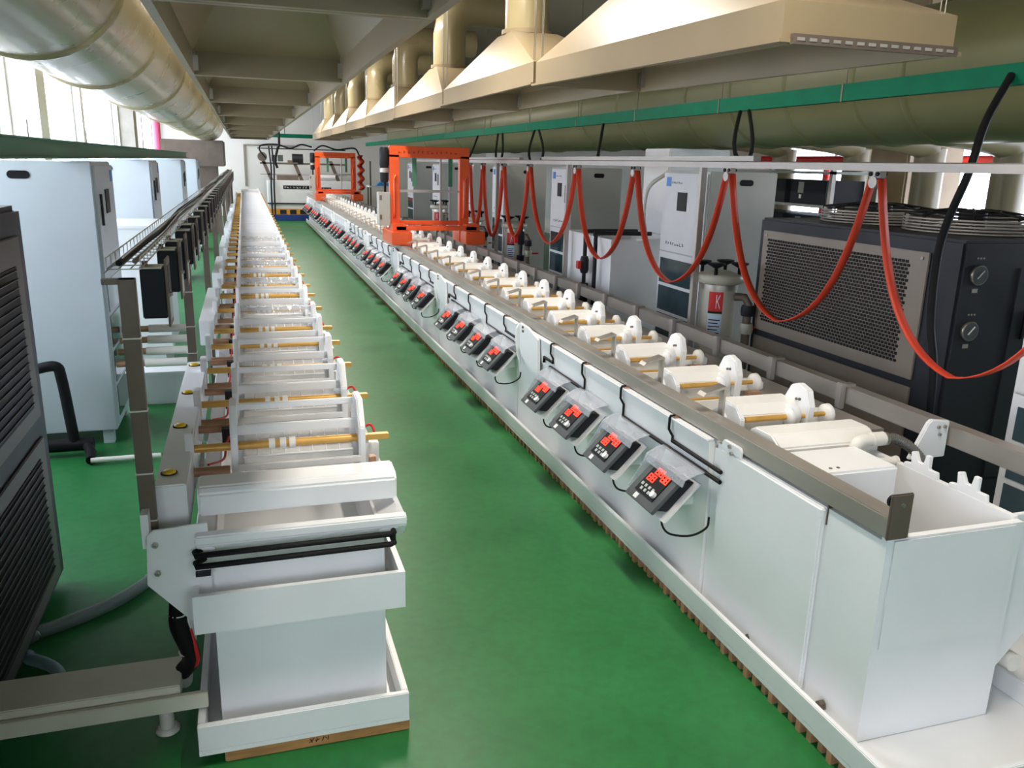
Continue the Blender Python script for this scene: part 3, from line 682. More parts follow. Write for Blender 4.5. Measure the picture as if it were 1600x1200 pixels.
# ------------------------------------------------------------------ cabinets, filters, chiller on the right
CX = 3.2
RC = [(5.39, 6.09), (8.10, 8.68), (10.42, 10.98), (12.0, 12.5), (14.2, 14.8), (16.6, 17.2)]
RL = ['tall grey cabinet with blue logo right behind the cream filter', 'grey cabinet behind the white square tank', 'grey cabinet behind the second cream filter', 'grey cabinet just right of the near orange frame', 'grey cabinet seen through the near orange frame', 'farthest grey cabinet seen through the near orange frame']
for (a, b), lab in zip(RC, RL): cabinet('rectifier_cabinet', lab, CX, CX+.56, a, b, 1.74, 'R', CABG, 'cabinets along the right line')
cabinet('rectifier_cabinet', 'pale cabinet edge at the right side of the picture', 3.0, 3.55, 1.87, 2.515, 1.52, 'R', CABW, 'cabinets along the right line', slot=False)
t = thing('air_unit', 'tall white unit standing behind the blue-logo cabinet', 'cabinet')
box(3.66, 4.28, 6.9, 7.4, FZ, 1.93).build('unit_body', CABW, t, bevel=.008); box(4.02, 4.2, 6.894, 6.9, 1.84, 1.87).build('vent_slot', DARK, t)
# chiller
t = thing('chiller', 'large charcoal chiller with perforated panel and two round gauges', 'chiller')
box(CX, 4.25, 3.064, 4.72, FZ+.05, 1.462).build('casing', CHILL, t, bevel=.015)
for y in (3.2, 4.6):
    for x in (3.3, 4.1): box(x-.05, x+.05, y-.05, y+.05, FZ, FZ+.05).build('foot', BLACK, t)
gp = box(CX-.012, CX, 3.26, 4.66, .74, 1.385).build('grille_panel', CHILLP, t, bevel=.003)
cells = []
rows, cols = 28, 47
for r in range(rows):
    z = .815+r*.0190
    for c in range(cols):
        y = 3.385+c*.0260+(.013 if r % 2 else 0)
        cells.append((y, z))
cells.sort(key=lambda p: p[0]-p[1]*.2)
cm = MB().prism([(-.0090, -.006), (-.0072, -.0072), (.0072, -.0072), (.0090, -.006), (.0090, .006), (.0072, .0072), (-.0072, .0072), (-.0090, .006)], 'x', -.0035, 0).mesh('perforation', BLACK)
for y, z in cells[:300]: put('perforation', cm, gp, (CX-.012, y, z))
rest = MB()
for y, z in cells[300:]: rest.prism([(y-.0090, z-.006), (y-.0072, z-.0072), (y+.0072, z-.0072), (y+.0090, z-.006), (y+.0090, z+.006), (y+.0072, z+.0072), (y-.0072, z+.0072), (y-.0090, z+.006)], 'x', CX-.0155, CX-.012)
tag(rest.build('far_perforations', BLACK, gp), kind='stuff')
box(CX-.012, CX, 3.26, 4.66, .20, .70).build('lower_panel', CHILLP, t, bevel=.003)
for y, z in ((3.30, 1.355), (4.62, 1.355)): MB().cyl((CX-.012, y, z), (CX-.018, y, z), .008, 10).build('screw', ALU, t)
box(3.55, 4.15, 3.055, 3.064, .25, 1.33).build('service_door', CHILL, t, bevel=.003)
box(3.62, 3.635, 3.045, 3.055, .98, 1.12).build('door_handle', BLACK, t)
for x, z in ((3.30, 1.30), (3.30, 1.03)):
    g = MB().lathe([(.048, 0), (.050, -.01), (.046, -.016)], (x, 3.064, z), 'y').build('gauge_ring', STEEL, t)
    MB().cyl((x, 3.049, z), (x, 3.0465, z), .043, 20).build('gauge_dial', SLATE, g)
    MB().cyl((x-.018, 3.045, z-.015), (x+.018, 3.045, z+.022), .0035, 6).build('needle', WHITE, g)
    box(x-.022, x+.010, 3.060, 3.064, z-.085, z-.065).build('gauge_tag', ALU, t)
    for q in range(3): box(x-.02+q*.018, x-.011+q*.018, 3.062, 3.064, z+.075, z+.083).build('print_mark', ALU, t)
for k, (x, y) in enumerate(((3.72, 3.55), (3.72, 4.25))):
    f = thing('fan_guard', 'black wire fan guard on top of the charcoal chiller, %s' % ('nearer one' if k == 0 else 'farther one'), 'fan guard', (x, y, 1.462), 'fan guards on the chiller')
    for q in range(5):
        m = MB(); m.tube([(.335*math.cos(a*math.pi/20), .335*math.sin(a*math.pi/20), .008+.016*q) for a in range(41)], .0055, 6); m.build('side_ring', STEELR, f)
    MB().lathe([(.33, .001), (.33, .004)], (0, 0, 0), n=32).build('fan_opening', BLACK, f)
    for q in range(3):
        m = MB(); R = .31-.09*q; m.tube([(R*math.cos(a*math.pi/16), R*math.sin(a*math.pi/16), .085+.014*q) for a in range(33)], .005, 6); m.build('guard_ring', BLACK, f)
    for q in range(8):
        a = q*math.pi/4; m = MB().tube([(.33*math.cos(a), .33*math.sin(a), .02), (.33*math.cos(a), .33*math.sin(a), .09), (.12*math.cos(a), .12*math.sin(a), .118), (.05*math.cos(a), .05*math.sin(a), .118)], .006, 6); m.build('guard_spoke', BLACK, f)
    MB().cyl((0, 0, .03), (0, 0, .112), .07, 18).build('fan_motor', DARK, f)
    for q in range(5):
        a = q*2*math.pi/5; m = MB().prism([(.06, -.05), (.28, -.09), (.29, .03), (.07, .04)], 'z', .04, .045); m.rot(Matrix.Rotation(a, 4, 'Z')).build('fan_blade', DARK, f)
# filters
def bag_filter(lab, x, y, zt):
    t = thing('filter_housing', lab, 'filter', (x, y, 0), 'cream cartridge filters'); dz = zt-1.02
    MB().lathe([(.12, .35+dz), (.12, .94+dz)], (0, 0, 0), n=28).build('vessel', CREAM, t)
    for a in range(3):
        q = a*2*math.pi/3; MB().cyl((.1*math.cos(q), .1*math.sin(q), FZ), (.1*math.cos(q), .1*math.sin(q), .36+dz), .02, 8).build('leg', CREAM, t)
    MB().lathe([(.125, .94+dz), (.125, .975+dz)], (0, 0, 0), n=28).build('clamp_band', STEEL, t)
    MB().lathe([(.115, .975+dz), (.155, .985+dz), (.155, 1.03+dz), (.145, 1.04+dz), (.06, 1.06+dz), (.02, 1.065+dz)], (0, 0, 0), n=28).build('lid', CREAM, t)
    for a in range(4):
        q = math.pi/4+a*math.pi/2; c = (.125*math.cos(q), .125*math.sin(q), 0)
        k = MB().lathe([(.012, 1.03+dz), (.012, 1.085+dz), (.02, 1.09+dz), (.06, 1.112+dz), (.058, 1.12+dz), (.02, 1.118+dz)], c, n=14).build('hand_wheel', BLACK, t)
    a0, a1 = -2.65, -1.85                       # label wraps on the side facing the aisle
    def wrap(z0, z1, r, m_, nm, par, b0=a0, b1=a1):
        m = MB(); n = 8; v = []
        for i in range(n+1):
            a = b0+(b1-b0)*i/n
            v += [(r*math.cos(a), r*math.sin(a), z0+dz), (r*math.cos(a), r*math.sin(a), z1+dz)]
        m.add(v, [(2*i, 2*i+2, 2*i+3, 2*i+1) for i in range(n)], True); return m.build(nm, m_, par)
    L = wrap(.80, .93, .1205, REDC, 'red_label', t)
    for b0, b1, z0, z1, lean in ((-2.22, -2.19, .82, .91, 0),): wrap(z0, z1, .1212, WHITE, 'letter_stroke', L, b0, b1)
    m = MB()
    for (p, q) in (((-2.19, .862), (-2.02, .91)), ((-2.15, .872), (-2.0, .82))):
        for i in range(6):
            f0, f1 = i/6, (i+1)/6; A = p[0]+(q[0]-p[0])*f0; B = p[0]+(q[0]-p[0])*f1; zA = p[1]+(q[1]-p[1])*f0+dz; zB = p[1]+(q[1]-p[1])*f1+dz
            v = [(.1213*math.cos(A), .1213*math.sin(A), zA-.006), (.1213*math.cos(B), .1213*math.sin(B), zB-.006), (.1213*math.cos(B), .1213*math.sin(B), zB+.006), (.1213*math.cos(A), .1213*math.sin(A), zA+.006)]
            m.add(v, [(0, 1, 2, 3)])
    m.build('letter_arms', WHITE, L)
    wrap(.785, .80, .1207, INK, 'black_strip', L)
    B = wrap(.63, .78, .1205, LBLUE, 'instruction_label', t)
    for i in range(5): wrap(.65+.022*i, .657+.022*i, .1211, INK, 'print_line', B, a0+.08, a1-.08-.1*(i % 2))
    MB().tube([(.05, -.12, .90+dz), (.10, -.16, .90+dz), (.12, -.18, .86+dz), (.12, -.18, .42+dz)], .028, 12).build('outlet_pipe', STEELD, t)
    MB().lathe([(.04, 0), (.045, .02), (.045, .05), (.04, .07)], (.12, -.18, .66+dz)).build('valve_body', CREAM, t)
    MB().lathe([(.04, 0), (.045, .02), (.045, .05), (.04, .07)], (.12, -.18, .78+dz)).build('union', DARK, t)
    box(.15, .25, -.192, -.168, .685+dz, .705+dz).build('valve_handle', REDC, t, bevel=.004)
    return t
bag_filter('cream cartridge filter with four black hand wheels beside the chiller', 3.02, 4.86, 1.06)
bag_filter('cream cartridge filter with red label left of the white square tank', 3.06, 9.55, 1.06)
bag_filter('cream cartridge filter right of the near orange frame', 3.02, 11.3, 1.02)
bag_filter('cream cartridge filter seen through the near orange frame', 3.05, 13.6, 1.06)
# white square tank with black valve pipes
t = thing('solution_tank', 'white square solution tank standing before the cabinets', 'tank')
m = MB(); x0, x1, y0, y1, zt = 2.92, 3.62, 6.42, 7.48, 1.165
m.box(x0, x1, y0, y0+.02, FZ, zt); m.box(x0, x1, y1-.02, y1, FZ, zt); m.box(x0, x0+.02, y0+.02, y1-.02, FZ, zt); m.box(x1-.02, x1, y0+.02, y1-.02, FZ, zt); m.box(x0+.02, x1-.02, y0+.02, y1-.02, .75, .77)
m.build('tank_body', PP, t); box(x0-.012, x1+.012, y0-.012, y0+.005, zt-.05, zt).build('rim', PP, t, bevel=.002); box(x0-.012, x0, y0, y1, zt-.05, zt).build('rim', PP, t, bevel=.002)
box(x0-.01, x1+.01, y0-.012, y0, FZ, .62).build('skirt', PP, t)
for k, y in enumerate((6.85, 6.62)):
    t = thing('valve_pipe', ['black pipe with red valve hooked over white square tank', 'plain black pipe hooked over white square tank'][k], 'pipe', (2.86, y, 0), 'black pipes on the white tank')
    MB().tube(cat_pts([(.5, -.05*k, 1.20), (.03, 0, 1.20), (0, 0, 1.17), (0, 0, 1.05), (0, 0, .5)], 5), .018, 10).build('pipe_run', DARK, t)
    if k == 0:
        MB().lathe([(.03, 0), (.04, .03), (.04, .12), (.03, .15)], (0, 0, .83)).build('valve_body', DARK, t)
        box(-.07, -.04, -.03, .03, .87, .94).build('valve_handle', REDC, t, bevel=.004)
        MB().cyl((0, 0, .45), (0, 0, .74), .042, 12).build('socket', BLACK, t)
t = thing('valve_pipe', 'black pipe with red valve behind the second cream filter', 'pipe', (2.95, 8.95, 0), 'black pipes on the white tank')
MB().cyl((0, 0, FZ), (0, 0, 1.12), .02, 10).build('pipe_run', DARK, t); MB().lathe([(.03, 0), (.042, .03), (.042, .12), (.03, .15)], (0, 0, .88)).build('valve_body', DARK, t)
box(-.08, -.04, -.03, .03, .90, 1.0).build('valve_handle', REDC, t, bevel=.004); MB().cyl((0, 0, .45), (0, 0, .76), .045, 12).build('socket', BLACK, t)
t = thing('white_drum', 'white upright plastic drum behind the white square tank', 'drum')
MB().lathe([(.20, FZ), (.20, 1.36), (.19, 1.38)], (4.35, 8.3, 0), n=24).build('drum_body', PP, t); MB().lathe([(.205, 1.38), (.205, 1.41), (.19, 1.42)], (4.35, 8.3, 0), n=24).build('drum_lid', BLACK, t)
o = MB().tube(cat_pts([(3.25, 6.15, 1.72), (3.12, 6.2, 1.60), (3.10, 6.22, 1.40), (3.14, 6.25, 1.2), (3.16, 6.44, 1.16)]), .016, 10).build('white_hose', PVC)
tag(o, 'thin white hose hanging at left of the blue-logo cabinet', 'hose')

# ------------------------------------------------------------------ festoon rail with orange flat cable
t = thing('festoon_rail', 'aluminium festoon rail on posts behind the right line', 'rail')
MB().prism([(2.775, 1.765), (2.825, 1.765), (2.825, 1.80), (2.815, 1.805), (2.785, 1.805), (2.775, 1.80)], 'y', 1.2, 14.2).build('track', ALU, t)
box(2.79, 2.84, 4.25, 7.9, 1.806, 1.835).build('junction_cover', STEELR, t); box(2.79, 2.84, 8.6, 12, 1.806, 1.83).build('junction_cover', ALU, t)
for y in (4.90, 7.30, 9.60, 12.0): box(2.83, 2.87, y-.02, y+.02, FZ, 1.80).build('rail_post', ALU, t, bevel=.003)
TP = [2.05, 3.243, 4.503, 5.799, 6.969, 8.271, 9.194, 10.056, 10.7]
BT = [.93, .945, .985, 1.008, 1.017, .989, .913, 1.0]
for k, y in enumerate(TP):
    f = thing('cable_trolley', 'small metal trolley under the festoon rail, %s from the near end' % nth(k), 'trolley', (2.80, y, 0), 'trolleys on the festoon rail')
    box(-.02, .02, -.035, .035, 1.735, 1.765).build('carriage', ALU, f, bevel=.003)
    MB().cyl((-.026, 0, 1.715), (.026, 0, 1.715), .028, 14).build('saddle', ALU, f)
    for s in (-1, 1): MB().cyl((-.026, s*.022, 1.752), (.026, s*.022, 1.752), .011, 10).build('wheel', BLACK, f)
rib = MB(); pts = []
for k in range(len(TP)-1):
    ya, yb, zb = TP[k]+.03, TP[k+1]-.03, BT[k]; n = 28; za = 1.73
    for i in range(n+1):
        u = i/n; s = abs(2*u-1)
        yy = ya+(yb-ya)*(u-.06*math.sin(2*math.pi*u))
        pts.append((yy, zb+(za-zb)*(.86*s**2.0+.14*s)))
v = []
for (y, z) in pts: v += [(2.768, y, z), (2.832, y, z)]
def ribbon(pts, xa, xb, th):
    m = MB(); n = len(pts); v = []
    for i, (y, z) in enumerate(pts):
        a = pts[max(i-1, 0)]; b = pts[min(i+1, n-1)]; dy, dz = b[0]-a[0], b[1]-a[1]; L = math.hypot(dy, dz) or 1; ny, nz = -dz/L*th, dy/L*th
        v += [(xa, y+ny, z+nz), (xb, y+ny, z+nz), (xb, y-ny, z-nz), (xa, y-ny, z-nz)]
    fs = [(4*i+k, 4*i+(k+1) % 4, 4*i+4+(k+1) % 4, 4*i+4+k) for i in range(n-1) for k in range(4)]
    m.add(v, fs, True); return m
tag(ribbon(pts, 2.777, 2.823, .003).build('festoon_cable', CABLE), 'long orange flat cable hanging in loops from the festoon rail', 'cable')

# ------------------------------------------------------------------ beams, cables
def beam(name, lab, m_, x, y0, y1, z0, z1, joints, ht=CEIL):
    t = thing(name, lab, 'beam')
    MB().prism([(x, z0), (x+.05, z0), (x+.05, z0+.008), (x+.008, z0+.008), (x+.008, z1-.008), (x+.05, z1-.008), (x+.05, z1), (x, z1)], 'y', y0, y1).build('channel', m_, t)
    for y in joints:
        box(x-.004, x, y-.006, y+.006, z0-.004, z1+.004).build('joint_strip', STEELD, t); MB().cyl((x+.02, y, z1), (x+.02, y, ht), .003, 6).build('hanger_rod', STEELD, t)
beam('green_beam', 'bright green channel beam hung above the festoon rail', GREEN, 3.34, 1.0, 24.5, 2.157, 2.252, [4.25, 5.6, 7.0, 8.4, 10, 12, 14.5, 17])
beam('green_beam', 'faded green channel beam hung above the left cabinets', GREENL, -.99, 1.0, 16.5, 1.722, 1.820, [4.6, 6.2, 7.6, 9.5, 12], 1.90)
t = thing('green_beam', 'green cross beam on the far white wall', 'beam')
box(.55, 2.9, 26.2, 26.26, 2.36, 2.47).build('channel', GREEN, t); box(1.2, 1.22, 26.22, 26.24, 2.47, CEIL).build('hanger_rod', STEELD, t)
def blackcable(pts, r, lab, grp=None):
    tag(MB().tube(cat_pts(pts), r, 8).build('black_cable', BLACK), lab, 'cable', grp)
blackcable([(3.335, 3.10, 2.20), (3.15, 3.02, 1.99), (3.02, 2.94, 1.77), (3.0, 2.99, 1.57), (3.0, 3.02, 1.40), (3.0, 3.0, 1.1), (3.0, 2.93, .80), (3.0, 2.9, FZ+.01)], .018, 'thick black cable running down across the charcoal chiller')
for k, (ya, yb, bow) in enumerate(((5.30, 4.47, .05), (5.19, 4.36, -.05), (7.68, 6.60, .02), (9.72, 8.37, .10), (9.56, 8.01, -.10), (11.25, 9.61, .04), (11.04, 9.40, -.04), (12.3, 10.9, .05))):
    P = [Vector((3.335, ya, 2.15)).lerp(Vector((2.83, yb, 1.81)), u) + Vector((0, bow*math.sin(math.pi*u), -.05*math.sin(math.pi*u))) for u in (0, .25, .5, .75, 1)]
    blackcable(P, .014, 'black drop cable from green beam to festoon rail, %s from the near end' % nth(k), 'drop cables at the festoon rail')

# ------------------------------------------------------------------ extraction hoods
def hood(lab, x0, x1, y0, y1, z0, z1, grp, duct=True, zt=2.66, elbow=1):
    """open-bottomed pyramid hood; z0 at the near end, z1 at the far end"""
    t = thing('extraction_hood', lab, 'hood', (0, 0, 0), grp); bh = .13; th = .012
    cx, cy = (x0+x1)/2, (y0+y1)/2; q = .17
    def ring(e, h):
        a, b, c, d = x0+e, x1-e, y0+e, y1-e
        return [(a, c, z0+h), (b, c, z0+h), (b, d, z1+h), (a, d, z1+h)]
    top = lambda e: [(cx-q+e, cy-q+e, zt), (cx+q-e, cy-q+e, zt), (cx+q-e, cy+q-e, zt), (cx-q+e, cy+q-e, zt)]
    m = MB(); o0, o1, o2 = ring(0, 0), ring(0, bh), top(0); i0, i1, i2 = ring(th, 0), ring(th, bh-.004), top(th)
    m.add(o0+o1+i0+i1, [(k, (k+1) % 4, 4+(k+1) % 4, 4+k) for k in range(4)] + [(8+k, 12+k, 12+(k+1) % 4, 8+(k+1) % 4) for k in range(4)] + [(k, 8+k, 8+(k+1) % 4, (k+1) % 4) for k in range(4)])
    m.build('skirt', HOOD, t)
    m = MB(); m.add(o1+o2+i1+i2, [(k, (k+1) % 4, 4+(k+1) % 4, 4+k) for k in range(4)] + [(8+k, 12+k, 12+(k+1) % 4, 8+(k+1) % 4) for k in range(4)] + [(4+k, 4+(k+1) % 4, 12+(k+1) % 4, 12+k) for k in range(4)])
    m.build('cone', HOOD, t)
    m = MB()
    for a in ring(-.014, 0): pass
    R = ring(-.02, 0); R2 = ring(0, .0)
    m.add(R+R2+[(p[0], p[1], p[2]+.012) for p in R]+[(p[0], p[1], p[2]+.012) for p in R2], [(k, 4+k, 4+(k+1) % 4, (k+1) % 4) for k in range(4)] + [(8+k, 8+(k+1) % 4, 12+(k+1) % 4, 12+k) for k in range(4)] + [(k, (k+1) % 4, 8+(k+1) % 4, 8+k) for k in range(4)])
    m.build('bottom_flange', HOOD, t)
    if duct:
        d = MB().tube([(cx, cy, zt-.01), (cx, cy, zt+.32)] + [(cx+elbow*.25*(1-math.cos(a)), cy, zt+.32+.25*math.sin(a)) for a in (.4, .8, 1.2, 1.57)] + [(cx+elbow*.9, cy, zt+.57)], q-.01, 24)
        d.build('exhaust_duct', FRP, t)
        MB().lathe([(q+.012, zt), (q+.012, zt+.03)], (cx, cy, 0), n=24).build('duct_collar', HOOD, t)
    for y, z in ((y0+.05, z0), (y1-.05, z1)):
        for x in (x0+.02, x1-.02):
            c = box(x-.018, x+.018, y-.02, y+.02, z+.02, z+.10).build('hanger_clamp', STEEL, t)
            for s in (-.011, .011): MB().cyl((x, y+s, z+.05), (x, y+s, CEIL), .0025, 6).build('hanger_wire', STEEL, c)
    return t
HY = [2.43, 4.90, 7.33, 9.78, 12.2, 14.6, 17.0, 19.4, 21.8]
for k in range(8):
    a, b = HY[k]+.022, HY[k+1]-.022
    lab = 'beige extraction hood above the right line, %s' % ('nearest with a slotted strip' if k == 0 else nth(k)+' from the near end')
    t = hood(lab, 1.67, 2.36, a, b, 2.152 if k == 0 else 2.215, 2.205 if k == 0 else 2.225, 'hoods above the right line')
    if k == 0:
        s = box(1.69, 2.35, a-.034, a-.018, 2.146, 2.178).build('slotted_strip', STEELD, t)
        for q in range(14): box(1.705+q*.046, 1.733+q*.046, a-.036, a-.033, 2.157, 2.167).build('slot', ALU, s)
LY = [.45, 2.85, 5.32, 7.75, 10.2, 12.6, 15.0, 17.4, 19.8, 22.2]
for k in range(9):
    lab = 'beige extraction hood above the left line, %s from the near end' % nth(k)
    hood(lab, -.25, .60, LY[k]+.024, LY[k+1]-.024, 2.2, 2.2, 'hoods above the left line', elbow=-1, zt=2.62)
# round ducts
def round_duct(lab, m_, x, z, r, y0, y1, rings, big):
    t = thing('round_duct', lab, 'duct')
    prof = [(r, y0), (r, y1)]
    n = 48; m = MB().lathe([(r, y0+(y1-y0)*k/60) for k in range(61)], (x, 0, z), 'y', n); m.build('duct_shell', m_, t)
    for y in rings:
        MB().lathe([(r, y-.03), (r+.014, y-.012), (r+.014, y+.012), (r, y+.03)], (x, 0, z), 'y', n).build('joint_ring', m_, t)
    return t
round_duct('big glossy olive round duct above the left cabinets', FRP, -.79, 2.5, .385, -2.5, 22.0, [2.7, 3.9, 5.4, 7.6, 10.4, 13.5, 17], True)
round_duct('green round duct running behind the bright green beam', FRPR, 4.3, 2.38, .43, -2.5, 24.0, [3.0, 4.4, 4.85, 5.6, 6.35, 7.1, 8.1, 8.6, 9.6, 11.5, 13.5, 16, 19], True)
t = thing('fan_box', 'dark grey fan box at the far end of the olive duct', 'box')
box(-1.75, -.42, 20.6, 22.6, 1.55, 2.12).build('box_shell', STEELD, t, bevel=.01); box(-1.6, -.6, 20.9, 22.3, FZ, 1.55).build('box_stand', STEELD, t)
for k, y in enumerate((4.9, 5.75, 6.7, 7.9)):
    t = thing('branch_duct', 'tan branch duct with elbow below the green round duct, %s from the near end' % nth(k), 'duct', (0, 0, 0), 'branch ducts at the right')
    MB().tube(cat_pts([(4.45, y+.3, 2.2), (4.9, y+.35, 2.12), (5.6, y+.4, 2.06), (5.83, y+.4, 1.98), (5.85, y+.4, 1.8), (5.85, y+.4, FZ)], 6), .13, 18).build('duct_run', HOOD, t)
    MB().lathe([(.142, 1.78), (.142, 1.81)], (5.85, y+.4, 0), n=20).build('joint_ring', HOOD, t)
# red pipework and shelf rack beyond the chiller
t = thing('red_pipe', 'red water pipe with risers before the right windows', 'pipe')
MB().cyl((7.3, 4, 1.92), (7.3, 16, 1.92), .05, 12).build('main_run', REDC, t)
for y in (7.8, 9.4, 10.6, 12.4): MB().cyl((7.3, y, 1.92), (7.3, y, 1.2), .05, 12).build('riser', REDC, t); MB().lathe([(.08, 0), (.08, .06)], (7.3, y, 1.84), n=12).build('coupling', REDC, t)
t = thing('shelf_rack', 'steel shelf rack behind the charcoal chiller', 'rack')
for y in (6.35, 8.0, 9.6):
    for x in (5.0, 5.5): box(x-.02, x+.02, y-.02, y+.02, FZ, 1.80).build('upright', ALU, t)
for z in (1.12, 1.44, 1.74): box(4.98, 5.52, 6.33, 9.62, z, z+.025).build('shelf', CABG, t)
for k in range(10):
    z = 1.145 if k % 2 else 1.465; y = 6.45+.6*(k//2)
    f = thing('black_box', 'black equipment box with grey tag on the rack %s shelf, %s from the near end' % ('lower' if k % 2 else 'upper', nth(k//2)), 'box', (5.02, y, z), 'boxes on the shelf rack')
    box(0, .42, 0, .52, 0, .22).build('box_shell', DARK, f, bevel=.004); box(-.004, 0, .32, .40, .10, .20).build('grey_tag', ALU, f); box(-.006, 0, .345, .375, .05, .085).build('latch', WHITE, f)
tag(MB().cyl((-2.12, 24.2, FZ), (-2.12, 24.2, CEIL), .10, 16).build('riser_pipe', PINK), 'pinkish red riser pipe by the far left windows', 'pipe')

# ------------------------------------------------------------------ orange transfer frames
def gantry(lab, y, grp, near):
    t = thing('transfer_frame', lab, 'gantry', (0, y, 0), grp)
    for x in (1.60, 2.43): box(x, x+.115, -.05, .05, .84, 1.835).build('leg', ORANGE, t, bevel=.006)
    box(1.60, 2.545, -.05, .05, 1.80, 1.93).build('top_beam', ORANGE, t, bevel=.006)
    box(1.66, 2.50, -.02, .06, 1.035, 1.085).build('lower_beam', ORANGE, t, bevel=.005); box(1.64, 2.60, -.22, -.14, .985, 1.035).build('lower_beam', ORANGE, t, bevel=.005)
    for x0, x1 in ((1.57, 1.80), (2.44, 2.67)):
        box(x0, x1, -.35, .35, .83, .98).build('bogie', ORANGE, t, bevel=.01); box(x0+.03, x1-.04, -.22, -.04, .98, 1.06).build('gusset', ORANGE, t, bevel=.005)
    for x in (1.645, 2.475):
        MB().tube(cat_pts([(x, -.055, 1.12), (x, -.075, 1.16), (x, -.08, 1.3), (x, -.08, 1.5), (x, -.07, 1.56), (x+.025, -.055, 1.60)], 4), .014, 8).build('hand_bar', ORANGE, t)
    for x in (1.87, 2.30): box(x, x+.05, -.01, 0, 1.48, 1.81).build('lifting_belt', GREENL, t)
    for x in (2.05,): box(1.72, 2.43, -.015, .015, 1.41, 1.44).build('lift_bar', STEEL, t)
    MB().cyl((2.21, .01, .95), (2.21, .01, 1.80), .012, 8).build('guide_bar', ALU, t)
    g = glyph_row(1.70, 1.845, .045, 13, random.Random(3), 'y', -.0505, .055); g.build('lettering', REDI, t)
    mo = MB(); mo.lathe([(.04, 1.52), (.05, 1.55), (.05, 1.70), (.055, 1.71), (.055, 1.88), (.045, 1.91)], (1.545, 0, 0), n=16); mo.build('motor', DARK, t)
    MB().lathe([(.0515, 1.63), (.0515, 1.68)], (1.545, 0, 0), n=16).build('motor_plate', ALU, t); MB().cyl((1.55, 0, 1.40), (1.55, 0, 1.53), .015, 8).build('motor_cable', BLACK, t)
    c = box(1.465, 1.598, -.08, .08, 1.03, 1.41).build('switch_box', CABG, t, bevel=.005)
    for z in (1.10, 1.32): box(1.475, 1.50, -.084, -.08, z, z+.055).build('hinge', STEELD, c)
    return t
gantry('orange transfer frame nearer to the camera, straddling the right line', 9.8, 'orange transfer frames', True)
gantry('smaller-looking orange transfer frame far down the right line', 20.5, 'orange transfer frames', False)
tag(ribbon([(20.4+.25*math.sin(k*.9), 1.88-.028*k) for k in range(30)], 2.60, 2.72, .004).build('folded_cable', CABLE), 'bunched red-orange flat cable beside the far orange frame', 'cable')

# ------------------------------------------------------------------ far end machine
t = thing('discharge_machine', 'white machine with black lettering strips at the far end', 'machine')
box(.62, 3.0, 25.1, 26.0, .35, 1.16).build('housing', CABW, t, bevel=.02); box(.62, 3.0, 25.05, 26.0, .20, .35).build('skirt', mat('amber_skirt', (.70, .33, .03), .5), t)
box(.55, 3.05, 25.0, 26.05, FZ, .20).build('base', NAVY, t, bevel=.01); box(.60, 1.9, 25.05, 25.1, .50, .53).build('seam_strip', DARK, t)
for x in (1.02, 1.30, 1.58): box(x-.09, x+.09, 25.03, 25.05, .22, .34).build('vent', DARK, t)
p = box(1.05, 1.78, 25.09, 25.1, .92, 1.02).build('name_strip', INK, t); glyph_row(1.08, .94, .065, 8, random.Random(5), 'y', 25.0895, .085).build('lettering', WHITE, p)
p = box(2.12, 2.40, 25.09, 25.1, .88, .98).build('name_strip', INK, t); glyph_row(2.15, .90, .065, 3, random.Random(6), 'y', 25.0895, .085).build('lettering', WHITE, p)
for x in (.70, 1.55, 2.6): MB().prism([(x, 1.16), (x+.10, 1.16), (x-.12, 1.72), (x-.22, 1.72)], 'y', 25.4, 25.46).build('arm', STEELD, t)
box(.45, 2.9, 25.4, 25.45, 1.60, 1.65).build('cross_rail', STEELD, t); box(.45, 2.9, 25.4, 25.45, 1.30, 1.33).build('cross_rail', ALU, t)
MB().cyl((.52, 25.38, 1.80), (.52, 25.30, 1.80), .13, 20).build('pulley', STEELD, t)
for x in (.85, 1.02): box(x-.07, x+.07, 25.3, 25.5, 1.68, 1.86).build('motor', DARK if x < 1 else SLATE, t)
MB().lathe([(.14, 0), (.14, .3)], (1.35, 25.4, 1.76), 'x').build('gearbox', DARK, t); box(1.22, 1.5, 25.3, 25.5, 1.62, 1.72).build('gear_plate', STEELD, t)
MB().cyl((2.0, 25.35, 1.28), (2.55, 25.35, 1.28), .06, 14).build('roller', PP, t); MB().cyl((1.93, 25.35, 1.28), (2.0, 25.35, 1.28), .05, 14).build('red_cap', PINK, t)
box(.9, 1.5, 25.3, 25.6, 1.16, 1.30).build('tray', STEELD, t)
for x in (.72, .80): MB().tube(cat_pts([(x, 25.0, .2), (x, 25.0, 1.0), (x+.02, 25.0, 1.5), (x-.02, 25.0, 2.1)], 5), .022, 8).build('upright', DARK, t)
MB().tube(cat_pts([(.62, 25.2, 1.75), (.45, 25.2, 2.0), (.55, 25.2, 2.12), (.95, 25.2, 2.14), (1.3, 25.2, 2.05), (1.6, 25.2, 2.16), (1.9, 25.2, 2.1)], 8), .022, 8).build('overhead_cable', BLACK, t)
MB().tube(cat_pts([(1.95, 25.2, 2.0), (2.2, 25.2, 2.15), (2.6, 25.2, 2.05), (3.1, 25.2, 2.1), (3.25, 25.2, 1.9)], 8), .022, 8).build('overhead_cable', BLACK, t)
box(.40, 2.9, 25.6, 25.63, 2.02, 2.05).build('top_rail', DARK, t)
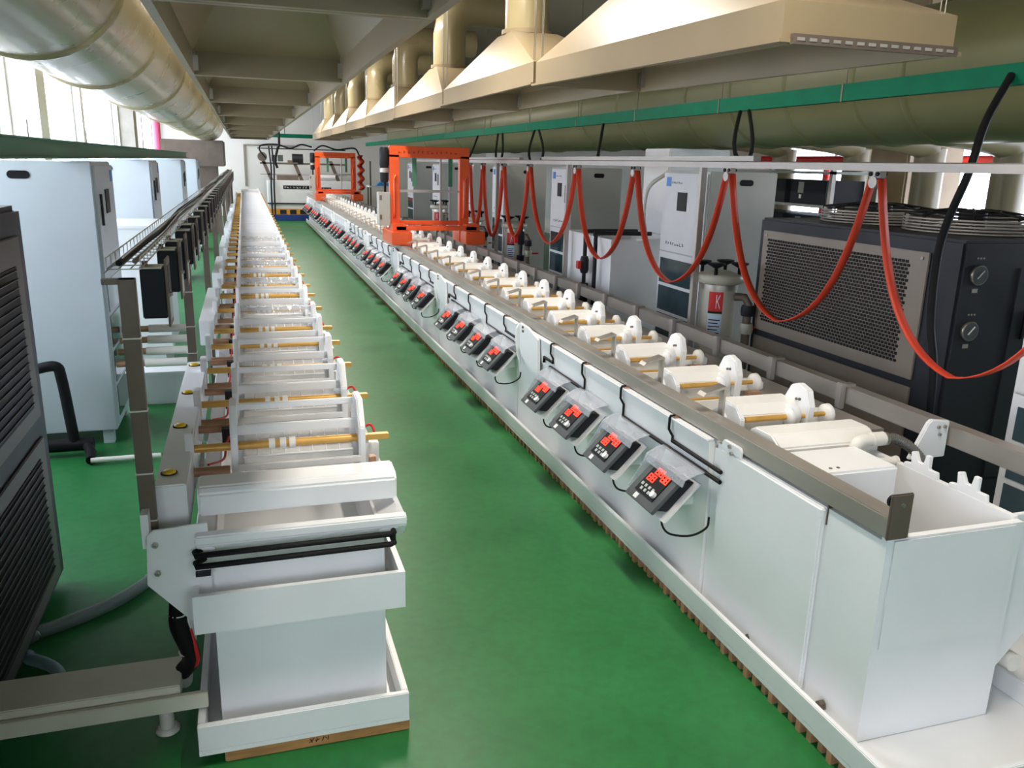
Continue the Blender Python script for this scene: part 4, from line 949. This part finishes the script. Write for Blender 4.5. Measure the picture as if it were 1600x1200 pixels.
tag(MB().tube(cat_pts([(.93, 24.7, CEIL), (.98, 24.7, 2.3), (.92, 24.7, 2.0), (.85, 24.7, 1.7), (.9, 24.7, 1.5)], 8), .035, 8).build('hanging_cable', BLACK), 'thick black cable hanging before the far white wall', 'cable')
t = thing('wall_frame', 'thin dark framed opening on the far white wall', 'frame')
m = MB(); m.box(.02, .06, 26.94, 27, FZ+.9, 2.15).build('frame_post', PIER, t); MB().box(.06, 1.6, 26.94, 27, 2.11, 2.15).build('frame_head', PIER, t)
t = thing('work_bench', 'pale bench with a blue bag beside the far machine', 'bench')
box(3.3, 4.1, 23.6, 24.2, 1.05, 1.09).build('bench_top', CABW, t)
for x in (3.34, 4.06): box(x-.02, x+.02, 23.62, 23.66, FZ, 1.75).build('bench_post', STEELD, t); box(x-.02, x+.02, 24.14, 24.18, FZ, 1.05).build('bench_post', STEELD, t)
o = MB().prism([(3.5, 1.09), (3.9, 1.09), (3.84, 1.2), (3.7, 1.24), (3.58, 1.16)], 'y', 23.7, 24.0).build('bag', mat('sky_blue_bag', (.05, .30, .62), .5), bevel=.03); tag(o, 'blue bag lying on the far pale bench', 'bag')

# ------------------------------------------------------------------ ceiling lamps (above the picture)
for k in range(7):
    y = 1.6+k*3.6
    t = thing('ceiling_lamp', 'warm tube lamp hung over the aisle ceiling, %s from the near end' % nth(k), 'lamp', (1.12, y, 3.42), 'tube lamps over the aisle')
    box(-.07, .07, -.65, .65, 0, .05).build('lamp_body', CABW, t, bevel=.004)
    for x in (-.035, .035): MB().cyl((x, -.6, -.02), (x, .6, -.02), .013, 10).build('lamp_tube', TUBE, t)
    for q in (-.5, .5): MB().cyl((0, q, .05), (0, q, CEIL-3.42), .004, 6).build('lamp_chain', STEELD, t)
    l = bpy.data.lights.new('lamp_glow', 'AREA'); l.shape = 'RECTANGLE'; l.size = .14; l.size_y = 1.25; l.energy = LAMP_W; l.color = LAMP_C
    lo = bpy.data.objects.new('lamp_glow', l); COL.objects.link(lo); lo.parent = t; lo.location = (0, 0, -.04)
